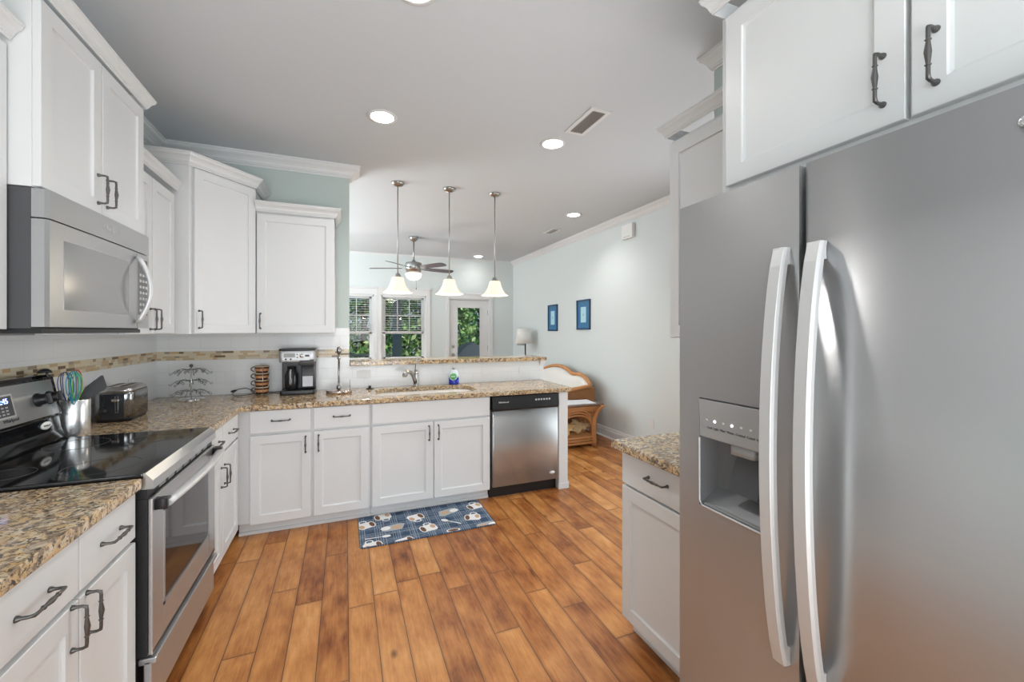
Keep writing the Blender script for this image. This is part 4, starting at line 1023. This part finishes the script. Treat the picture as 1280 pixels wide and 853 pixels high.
for k in range(5):
    a = math.radians(-57.9+72*k)
    R = Matrix.Translation((fnx, fny, 2.392)) @ Matrix.Rotation(a, 4, 'Z') @ Matrix.Rotation(math.radians(-13), 4, 'X')
    ol = [(.19, -.050), (.30, -.062), (.55, -.070), (.64, -.064), (.67, -.04), (.678, 0), (.67, .04), (.64, .064), (.55, .070), (.30, .062), (.19, .050)]
    b_ = MB().prism(ol, -.003, .003, M=R).build('blade', blade_m, fn)
    MB().box((.10, -.018, -.008), (.26, .018, -.003), 0, R).build('blade_iron', M_NICKEL, b_)
MB().tube([(fnx+.03, fny-.06, 2.25), (fnx+.03, fny-.06, 2.10)], .0015, 5).tube([(fnx+.03, fny-.06, 2.10), (fnx+.03, fny-.06, 2.085), (fnx+.03, fny-.06, 2.06)], [.003, .008, .006], 8).build('pull_chain', M_BRONZE, fn)
l = bpy.data.lights.new('fan_light', 'POINT'); l.energy = 14; l.shadow_soft_size = .1; l.color = (1, .92, .8)
o = bpy.data.objects.new('fan_light', l); o.location = (0, 0, 2.16-H); C.objects.link(o); o.parent = fn

# ------------------------------------------------------------------ rug with mugs and spoons
RX0, RX1, RYa, RYb = 1.350, 2.290, -1.090, -.612
def rugmat():
    m = mat('plaid_mat', (.03, .08, .16), .8)
    g = N(m, 'ShaderNodeNewGeometry'); sp = N(m, 'ShaderNodeSeparateXYZ'); L(m, g.outputs['Position'], sp.inputs[0])
    c = (.045, .085, .155); out = None; acc = None
    for i, (per, w, off) in enumerate(((.115, .0040, 0), (.115, .0030, .014), (.115, .0030, .030), (.115, .0030, .045), (.19, .0035, .07))):
        for ax in (0, 1):
            f = math_(m, 'FRACT', math_(m, 'DIVIDE', math_(m, 'ADD', sp.outputs[ax], 10+off), per)); e = math_(m, 'LESS_THAN', f, w/per)
            acc = e if acc is None else math_(m, 'ADD', acc, e)
    acc = math_(m, 'MINIMUM', acc, 1)
    v = coords(m); n = noise(m, v, 90, 2)
    br = math_(m, 'MULTIPLY', acc, math_(m, 'MULTIPLY', n, 1.15))
    r = ramp(m, [(.35, (.025, .055, .105)), (.65, (.06, .105, .175))]); L(m, noise(m, v, 16, 3), r.inputs[0])
    L(m, mixc(m, br, r.outputs[0], (.50, .55, .62)), B(m).inputs['Base Color']); return m
RM = [rugmat(), mat('rug_white', (.84, .82, .80), .8), mat('rug_tan', (.58, .38, .24), .8), mat('rug_coffee', (.16, .075, .04), .8), mat('rug_grey', (.42, .45, .47), .8)]
g = MB(); g.rbox((RX0, RYa, .0005), (RX1, RYb, .008), .03)
def clip(poly):
    for ax, lim, sgn in ((0, RX0+.003, 1), (0, RX1-.003, -1), (1, RYa+.003, 1), (1, RYb-.003, -1)):
        out = []
        for i in range(len(poly)):
            p, q = poly[i-1], poly[i]; ip = (p[ax]-lim)*sgn >= 0; iq = (q[ax]-lim)*sgn >= 0
            if ip != iq:
                t_ = (lim-p[ax])/(q[ax]-p[ax]); out.append((p[0]+(q[0]-p[0])*t_, p[1]+(q[1]-p[1])*t_))
            if iq: out.append(q)
        poly = out
        if len(poly) < 3: return None
    return poly
lay = [0]
def flat(poly, m):
    p = clip(poly)
    if p: lay[0] += 1; z = .0082+.00001*lay[0]; g.add([(x, y, z) for x, y in p], [tuple(range(len(p)))], m)
def ell(cx, cy, a, b, rot=0, n=20): return [(cx+a*math.cos(t)*math.cos(rot)-b*math.sin(t)*math.sin(rot), cy+a*math.cos(t)*math.sin(rot)+b*math.sin(t)*math.cos(rot)) for t in [2*PI*i/n for i in range(n)]]
def rmug(cx, cy, rot, s_=1.0, hand=1):
    def T(p): return [(cx+s_*(x*math.cos(rot)-y*math.sin(rot)), cy+s_*(x*math.sin(rot)+y*math.cos(rot))) for x, y in p]
    n = 12
    for i in range(n):      # ring handle
        t0 = 2*PI*i/n; t1 = 2*PI*(i+1)/n
        flat(T([(.005+.030*math.cos(t0), -hand*.060+.026*math.sin(t0)), (.005+.030*math.cos(t1), -hand*.060+.026*math.sin(t1)), (.005+.020*math.cos(t1), -hand*.060+.017*math.sin(t1)), (.005+.020*math.cos(t0), -hand*.060+.017*math.sin(t0))]), 1)
    flat(T([(-.052, .045), (.035, .055), (.052, .035), (.055, -.03), (.038, -.052), (-.052, -.045), (-.066, -.02), (-.066, .02)]), 1)
    flat(T(ell(-.045, 0, .024, .050)), 1); flat(T(ell(-.045, 0, .017, .040)), 3); flat(T(ell(.03, .012, .018, .030)), 2)
def packet(cx, cy, rot):
    def T(p): return [(cx+(x*math.cos(rot)-y*math.sin(rot)), cy+(x*math.sin(rot)+y*math.cos(rot))) for x, y in p]
    flat(T([(-.09, -.02), (-.05, .045), (.05, .050), (.085, .03), (.05, -.045), (-.05, -.04)]), 4)
    flat(T(ell(-.055, .012, .035, .030)), 1); flat(T(ell(.022, 0, .035, .030)), 2)
def spoon(cx, cy, rot):
    def T(p): return [(cx+(x*math.cos(rot)-y*math.sin(rot)), cy+(x*math.sin(rot)+y*math.cos(rot))) for x, y in p]
    flat(T([(-.085, -.006), (.04, -.003), (.04, .004), (-.085, .007)]), 1); flat(T(ell(.055, 0, .030, .018)), 1)

for x, y, r, h_ in ((1.399, -.768, .25, 1), (1.532, -.662, PI+.15, 1), (1.752, -.765, .3, -1), (1.822, -.971, PI+.2, -1), (2.236, -.739, PI+.25, -1), (2.165, -.925, PI-.2, -1), (1.426, -1.086, .2, 1), (1.631, -1.105, .35, -1), (1.974, -1.115, PI/2, 1)): rmug(x, y, (r+PI) if True else r, 1.0, h_)
packet(1.586, -.875, .1); packet(2.0, -.762, PI+.35); packet(2.213, -1.085, PI+.2)
spoon(1.47, -.982, -.05); spoon(1.991, -.935, PI-.75)
tag(g.build('kitchen_mat', RM), 'blue plaid kitchen mat printed with coffee mugs and spoons', 'rug')

# ------------------------------------------------------------------ living room
def picture(y0, y1, z0, z1, label):
    t = thing('framed_picture', label, 'picture', (XL, (y0+y1)/2, (z0+z1)/2), 'two small blue framed pictures')
    g = MB(); w = .022
    for a, b in (((y0, z0), (y0+w, z1)), ((y1-w, z0), (y1, z1)), ((y0, z1-w), (y1, z1)), ((y0, z0), (y1, z0+w))): g.box((XL-.022, a[0], a[1]), (XL, b[0], b[1]))
    g.build('frame', mat('navy_frame', (.02, .06, .13), .3), t, .002)
    MB().box((XL-.010, y0+w, z0+w), (XL-.004, y1-w, z1-w)).build('mount', mat('blue_mount', (.045, .17, .34), .6), t)
    dy, dz = (y1-y0)*.30, (z1-z0)*.24
    pr_ = MB().box((XL-.012, y0+dy, z0+dz), (XL-.010, y1-dy, z1-dz)).build('print', mat('pale_blue_print', (.42, .66, .74), .7), t)
    g = MB(); cy_, cz_ = (y0+y1)/2, (z0+z1)/2
    for k in range(5):
        a = PI/2+k*2*PI/5; g.add([(XL-.0125, cy_+.030*math.cos(a), cz_+.030*math.sin(a)), (XL-.0125, cy_+.011*math.cos(a+.6), cz_+.011*math.sin(a+.6)), (XL-.0125, cy_, cz_), (XL-.0125, cy_+.011*math.cos(a-.6), cz_+.011*math.sin(a-.6))], [(0, 1, 2, 3)])
    g.build('starfish_motif', mat('starfish_ink', (.25, .42, .48), .7), pr_)
picture(2.124, 2.458, 1.425, 1.868, 'small blue framed picture, the farther of two on the aqua wall')
picture(1.136, 1.500, 1.445, 1.885, 'small blue framed picture, the nearer of two on the aqua wall')

# swing arm floor lamp
lx, ly = 4.33, 3.02
lp = thing('floor_lamp', 'swing-arm floor lamp with white drum shade by the aqua wall', 'lamp', (lx, ly, 0))
MB().lathe([(.13, 0), (.13, .015), (.10, .025), (.02, .03), (0, .03)], (lx, ly, 0), 28).build('base', M_NICKEL, lp)
MB().tube([(lx, ly, .02), (lx, ly, 1.22)], .012, 10).build('pole', M_BRONZE, lp)
MB().tube([(lx, ly, 1.17), (lx-.16, ly+.02, 1.17), (lx-.16, ly+.02, 1.19), (lx-.03, ly-.02, 1.19), (lx-.03, ly-.02, 1.26)], .007, 8).build('swing_arm', M_NICKEL, lp)
MB().lathe([(.155, 0), (.115, .27), (.112, .27), (.152, 0)], (lx-.04, ly-.02, 1.20), 32).build('lamp_shade', mat('linen_shade', (.80, .79, .76), .8), lp)

# rattan end table
RAT = mat('rattan', (.52, .235, .085), .38)
def ratmat():
    m = mat('woven_rattan', (.30, .12, .045), .5); v = coords(m, (1, 1, 1))
    w = N(m, 'ShaderNodeTexWave'); w.inputs['Scale'].default_value = 28; w.bands_direction = 'Z'; w.inputs['Distortion'].default_value = 1.5; L(m, v, w.inputs['Vector'])
    r = ramp(m, [(.2, (.18, .07, .025)), (.7, (.54, .25, .09))]); L(m, w.outputs['Fac'], r.inputs[0]); L(m, r.outputs[0], B(m).inputs['Base Color']); bump(m, w.outputs['Fac'], .4, .01); return m
WEAVE = ratmat()
tx, ty = 3.86, .545; hw_, hd2 = .285, .145
et = thing('rattan_end_table', 'honey rattan end table with arched front beyond the dishwasher', 'table', (tx, ty, 0))
def corner(sx, sy, z):
    fl = .0 if z < .30 else ((z-.30)/.22)**2*.085
    return (tx+sx*(hw_-.02+fl), ty+sy*(hd2-.02+fl), z)
for sx in (-1, 1):
    for sy in (-1, 1):
        g = MB()
        for q in (0, 1): g.tube([(corner(sx, sy, z)[0]-q*sx*.028, corner(sx, sy, z)[1], z) for z in (0, .1, .2, .3, .36, .42, .47, .515)], .018, 8)
        g.build('leg', RAT, et)
g = MB().box((tx-.35, ty-.205, .515), (tx+.35, ty+.205, .535)); tp = g.build('tabletop', mat('dark_tabletop', (.16, .09, .06), .25), et, .006)
for sx, sy, ax in ((0, -1, 0), (0, 1, 0), (-1, 0, 1), (1, 0, 1)):
    def PT(a, z, o=0):
        fl = 0 if z < .30 else ((z-.30)/.22)**2*.085
        r = (hw_ if ax == 1 else hd2)-.02+fl+o; a = a*(1 if ax == 0 else hd2/hw_)
        return (tx+a, ty+sy*r, z) if ax == 0 else (tx+sx*r, ty+a, z)
    g = MB()
    for k in range(3):   # nested arches
        pts = []
        for i in range(15):
            th = PI*i/14; pts.append(PT(-(.215-k*.0)*math.cos(th), .27+(.13+k*.035)*math.sin(th)))
        g.tube(pts, .011, 7)
    for k in range(5):
        z = .455+k*.012; fl = .05+.01*k
        g.tube([PT(-hw_-fl*.3, z), PT(hw_+fl*.3, z)], .008, 6)
    for s_ in (-1, 1):   # quarter fans in the spandrels
        for k in range(5):
            r = .05+k*.025; pts = []
            for i in range(7):
                th = PI/2*i/6; pts.append(PT(s_*(hw_-.0-r*math.cos(th)*1.0), .50-r*math.sin(th)*.9 if True else 0))
            g.tube(pts, .007, 6)
    g.build('arched_apron', RAT, et)
    g = MB()
    for z in (.05, .085, .118): g.tube([PT(-hw_+.01, z), PT(hw_-.01, z)], .016, 8)
    g.build('lower_rail', RAT, et)
MB().box((tx-hw_+.02, ty-hd2+.02, .115), (tx+hw_-.02, ty+hd2-.02, .13)).build('shelf', RAT, et)
def leafblob(label, c, rot, s_, col):
    g = MB(); n = 26; pts = []
    for i in range(n):
        a = 2*PI*i/n; r = .13*(1+.28*math.sin(3*a+1)+.16*math.sin(7*a)+.10*math.sin(11*a+2)); pts.append((r*math.cos(a)*1.2, r*math.sin(a)*.85))
    R = Matrix.Translation(c) @ Matrix.Rotation(rot, 4, 'Z') @ Matrix.Rotation(math.radians(62), 4, 'X')
    vs = []
    for t_, off in ((1, 0), (1.0, .02), (.72, .034), (.3, .026)):
        vs += [(x*t_*s_, y*t_*s_, off+.012*math.sin(9*x/.13*t_)) for x, y in pts]
    fs = [(i*n+k, i*n+(k+1) % n, (i+1)*n+(k+1) % n, (i+1)*n+k) for i in range(3) for k in range(n)] + [tuple(range(n-1, -1, -1)), tuple(range(3*n, 4*n))]
    g.add(vs, fs, 0, True, R); return tag(g.build('driftwood_carving', mat('driftwood', col, .6)), label, 'ornament')
leafblob('pale carved driftwood ornament, left one on the rattan table shelf', (3.77, .53, .225), .15, .72, (.66, .43, .19))
leafblob('pale carved driftwood ornament, right one on the rattan table shelf', (3.99, .57, .225), -.45, .68, (.62, .44, .24))
tag(MB().prism([(3.72, .40), (4.12, .38), (4.16, .66), (3.76, .70)], .536, .540).prism([(3.74, .45), (4.02, .40), (4.06, .64), (3.78, .70)], .5405, .544).build('magazines', mat('paper_white', (.78, .80, .84), .5)), 'open white magazine lying on the rattan end table', 'magazine')

# rattan loveseat against the aqua wall, scalloped back
sf = thing('rattan_loveseat', 'rattan loveseat with scalloped back and cream cushions by the aqua wall', 'sofa', (4.1, 1.65, 0))
SY0, SY1 = .80, 2.45; bxk = 4.36
def backz(y):
    t_ = (y-SY0)/(SY1-SY0); hump = abs(math.sin(2*PI*t_*1.0))**.55
    return .64+.21*hump*(1 if .0 < t_ < 1 else 0) if True else 0
ys = [SY0+(SY1-SY0)*i/48 for i in range(49)]
def bx_of(y): 
    t_ = (y-SY0)/(SY1-SY0); return bxk-.05*abs(2*t_-1)**3
def zb_(y):
    K = [(.80, .680), (.86, .735), (1.0, .792), (1.12, .812), (1.22, .812), (1.30, .800), (1.37, .800), (1.45, .825), (1.55, .862), (1.70, .884), (1.85, .884), (2.0, .868), (2.15, .835), (2.28, .785), (2.38, .735), (2.45, .680)]
    for (a, za), (b, zb) in zip(K, K[1:]):
        if a <= y <= b+1e-6:
            t_ = (y-a)/(b-a); return za+(zb-za)*t_
    return .68
g = MB(); g.tube([(bx_of(y), y, zb_(y)) for y in ys], .026, 10); g.tube([(bx_of(y)+.02, y, zb_(y)-.035) for y in ys], .018, 8)
g.build('back_frame', RAT, sf)
g = MB(); vs = []; 
for y in ys: vs += [(bx_of(y)+.01, y, .12), (bx_of(y)+.01, y, zb_(y)), (bx_of(y)+.03, y, zb_(y)), (bx_of(y)+.03, y, .12)]
fs = [(0, 1, 2, 3), (195, 194, 193, 192)]+[(i*4+k, i*4+(k+1) % 4, (i+1)*4+(k+1) % 4, (i+1)*4+k) for i in range(48) for k in range(4)]
g.add(vs, fs); g.build('woven_back', WEAVE, sf)
CUSH = paint('cream_cushion', (.76, .73, .69), .9, .1)
g = MB(); vs = []; m_n = 49
for off, sh in ((0, 0), (-.07, .012), (-.095, .06)):
    vs += [(bx_of(y)-.005+off, min(max(y, SY0+.03+sh*.6), SY1-.03-sh*.6), zb_(y)-.025-sh) for y in ys] 
bot = [(bx_of(y)-.005+off, y, .42) for off in (-.095, 0) for y in ys]
vs += bot; fs = []
for i in range(4):
    for k in range(m_n-1): fs.append((i*m_n+k, i*m_n+k+1, (i+1)*m_n+k+1, (i+1)*m_n+k))
g.add(vs, fs, 0, True); g.build('back_cushion', CUSH, sf)
for sy in (SY0, SY1):
    s_ = 1 if sy == SY0 else -1
    g = MB(); ap = [(bx_of(sy), sy, .685), (4.20, sy-.0*s_, .675), (4.0, sy-.02*s_, .655), (3.80, sy-.03*s_, .635), (3.68, sy-.02*s_, .60), (3.655, sy, .54), (3.68, sy+.01*s_, .40), (3.70, sy, .02)]
    g.tube(ap, .028, 10); g.tube([(p[0], p[1]+.03*s_, p[2]-.03) for p in ap[:6]], .018, 8)
    ar = g.build('arm', RAT, sf)
    MB().prism([(3.70, .13), (4.37, .13), (4.37, .66), (4.0, .63), (3.80, .61), (3.69, .57)], -.008, .008, M=Matrix(((1, 0, 0, 0), (0, 0, 1, sy), (0, 1, 0, 0), (0, 0, 0, 1)))).build('woven_side', WEAVE, ar)
MB().box((3.69, SY0+.02, .14), (3.72, SY1-.02, .33)).build('woven_front', WEAVE, sf)
MB().box((3.70, SY0+.02, .29), (4.36, SY1-.02, .33)).build('seat_deck', RAT, sf)
for k in range(2):
    y0_ = SY0+.03+k*(SY1-SY0-.06)/2; MB().rbox((3.68, y0_+.004, .331), (4.26, y0_+(SY1-SY0-.06)/2-.004, .46), .05).build('seat_cushion', CUSH, sf, .02)
for x in (3.72, 4.33):
    for y in (SY0+.03, SY1-.03): MB().tube([(x, y, 0), (x, y, .30)], .022, 8).build('leg', RAT, sf)

# ------------------------------------------------------------------ outside
def groundmat(name, a, b, sc):
    m = mat(name, a, .9); v = coords(m); r = ramp(m, [(.35, a), (.65, b)]); L(m, noise(m, v, sc, 5), r.inputs[0]); L(m, r.outputs[0], B(m).inputs['Base Color']); return m
tag(MB().box((-9, YF+2.6, -.5), (15, 30, -.35)).build('lawn', groundmat('grass', (.05, .13, .02), (.13, .24, .05), 6)), 'green lawn seen through the far windows', 'lawn', None, 'structure')
struct(MB().box((-3, YF+.16, -.2), (7, YF+2.6, -.06)).build('porch_floor', mat('porch_concrete', (.42, .41, .39), .9)))
struct(MB().box((-3, YF+.16, 2.72), (7, YF+2.7, 2.82)).box((-3, YF+2.45, 2.42), (7, YF+2.65, 2.72)).build('porch_roof', mat('porch_paint', (.45, .50, .52), .7)))
pc = MB().box((2.35, YF+2.42, -.06), (2.55, YF+2.65, 2.415)); pc.box((2.31, YF+2.38, -.06), (2.59, YF+2.69, .12)).box((2.32, YF+2.39, 2.30), (2.58, YF+2.68, 2.415))
tag(pc.build('porch_post', mat('post_paint', (.30, .39, .46), .7)), 'square blue-grey porch post outside the window', 'post')
g = MB(); g.box((-2.9, YF+2.5, .82), (2.305, YF+2.56, .88)).box((-2.9, YF+2.5, .05), (2.305, YF+2.56, .11))
k = -2.9
while k < 2.26: g.box((k, YF+2.515, .11), (k+.03, YF+2.545, .82)); k += .12
tag(g.build('porch_railing', M_TRIM), 'white baluster railing along the porch outside', 'railing')
g = MB(); gx_, gy_ = 4.02, YF+1.5
g.tube([(gx_-.40+.80*i/14, gy_, .79+.34*math.sin(PI*i/14)**.8) for i in range(15)], .03, 8)
g.add([(gx_-.40+.80*i/14, gy_+dy, .79+.34*math.sin(PI*i/14)**.8) for dy in (-.3, .3) for i in range(15)] , [tuple(range(15)), tuple(range(29, 14, -1))]+[(i, i+1, 16+i, 15+i) for i in range(14)])
g.box((gx_-.41, gy_-.31, -.05), (gx_+.41, gy_+.31, .80))
tag(g.build('covered_grill', mat('grey_cover', (.42, .47, .55), .6)), 'grey fabric-covered domed grill outside the glazed door', 'grill')
LEAF = [mat('leaf_'+n, c, .6) for n, c in (('deep', (.035, .11, .04)), ('mid', (.085, .21, .065)), ('bright', (.20, .36, .10)), ('pale', (.40, .52, .25)))]
BARK = mat('bark', (.09, .06, .04), .9)
def tree(x, y, r, h, label, n=2600, wts=(3, 4, 3, 1), zc=None):
    t = thing('tree', label, 'tree', (x, y, -.35), 'trees and shrubs in the garden outside')
    MB().tube([(x, y, -.4), (x+.1, y, h*.4), (x, y+.1, h*.8)], [.14, .10, .04], 8).build('trunk', BARK, t)
    g = MB(); zc = zc if zc is not None else h*.5; hz = h*.55
    for i in range(n):
        a = random.uniform(0, 2*PI); ph_ = math.acos(random.uniform(-1, 1)); rr_ = random.uniform(.5, 1)**.5*(1+.25*math.sin(5*a)*math.sin(4*ph_))
        p = Vector((x+r*rr_*math.sin(ph_)*math.cos(a), y+r*rr_*math.sin(ph_)*math.sin(a), max(-.3, zc+hz*rr_*math.cos(ph_))))
        s_ = random.uniform(.07, .16); e = Vector((random.gauss(0, 1), random.gauss(0, 1), random.gauss(0, 1))).normalized(); f = e.orthogonal().normalized(); f = (Matrix.Rotation(random.random()*6, 3, e) @ f)
        q = e.cross(f)
        g.add([p-q*s_, p-f*s_*.5, p+q*s_, p+f*s_*.5], [(0, 1, 2, 3)], random.choices(range(4), wts)[0])
    g.build('foliage', LEAF, t)
for x, y, r, h, lb, w_ in ((-.6, 12.5, 1.9, 5.0, 'green leafy tree at the left of the first far window', (3, 4, 2, .5)), (1.9, 14.0, 2.1, 6.0, 'tall bright tree behind the porch post', (2, 3, 4, 2)), (4.3, 12.2, 1.9, 5.2, 'yellow-green tree seen in the right half of the far window', (2, 4, 3, 2)),
    (7.0, 13.0, 2.0, 5.0, 'broad green tree seen through the glazed door', (2, 4, 4, 1.5)), (9.6, 14.2, 2.2, 6.0, 'dark green tree right of the glazed door view', (5, 4, 1, .3)), (5.7, 16.0, 2.4, 7.0, 'tall dark tree standing behind the others', (5, 4, 1, .3)), (0.2, 16.5, 2.6, 7.0, 'tall dark tree behind the first far window', (5, 4, 1, .3)), (3.2, 18.0, 2.6, 7.5, 'deep green tree farthest back in the garden', (5, 4, 1, .3))):
    tree(x, y, r, h, lb, 3000, w_)
for x, y, lb in ((.9, 8.6, 'low pale shrub below the first far window'), (2.2, 8.9, 'low shrub left of the porch post'), (3.9, 8.8, 'low bright shrub right of the porch post')):
    tree(x, y, .75, 1.3, lb, 900, (1, 3, 4, 4), .35)
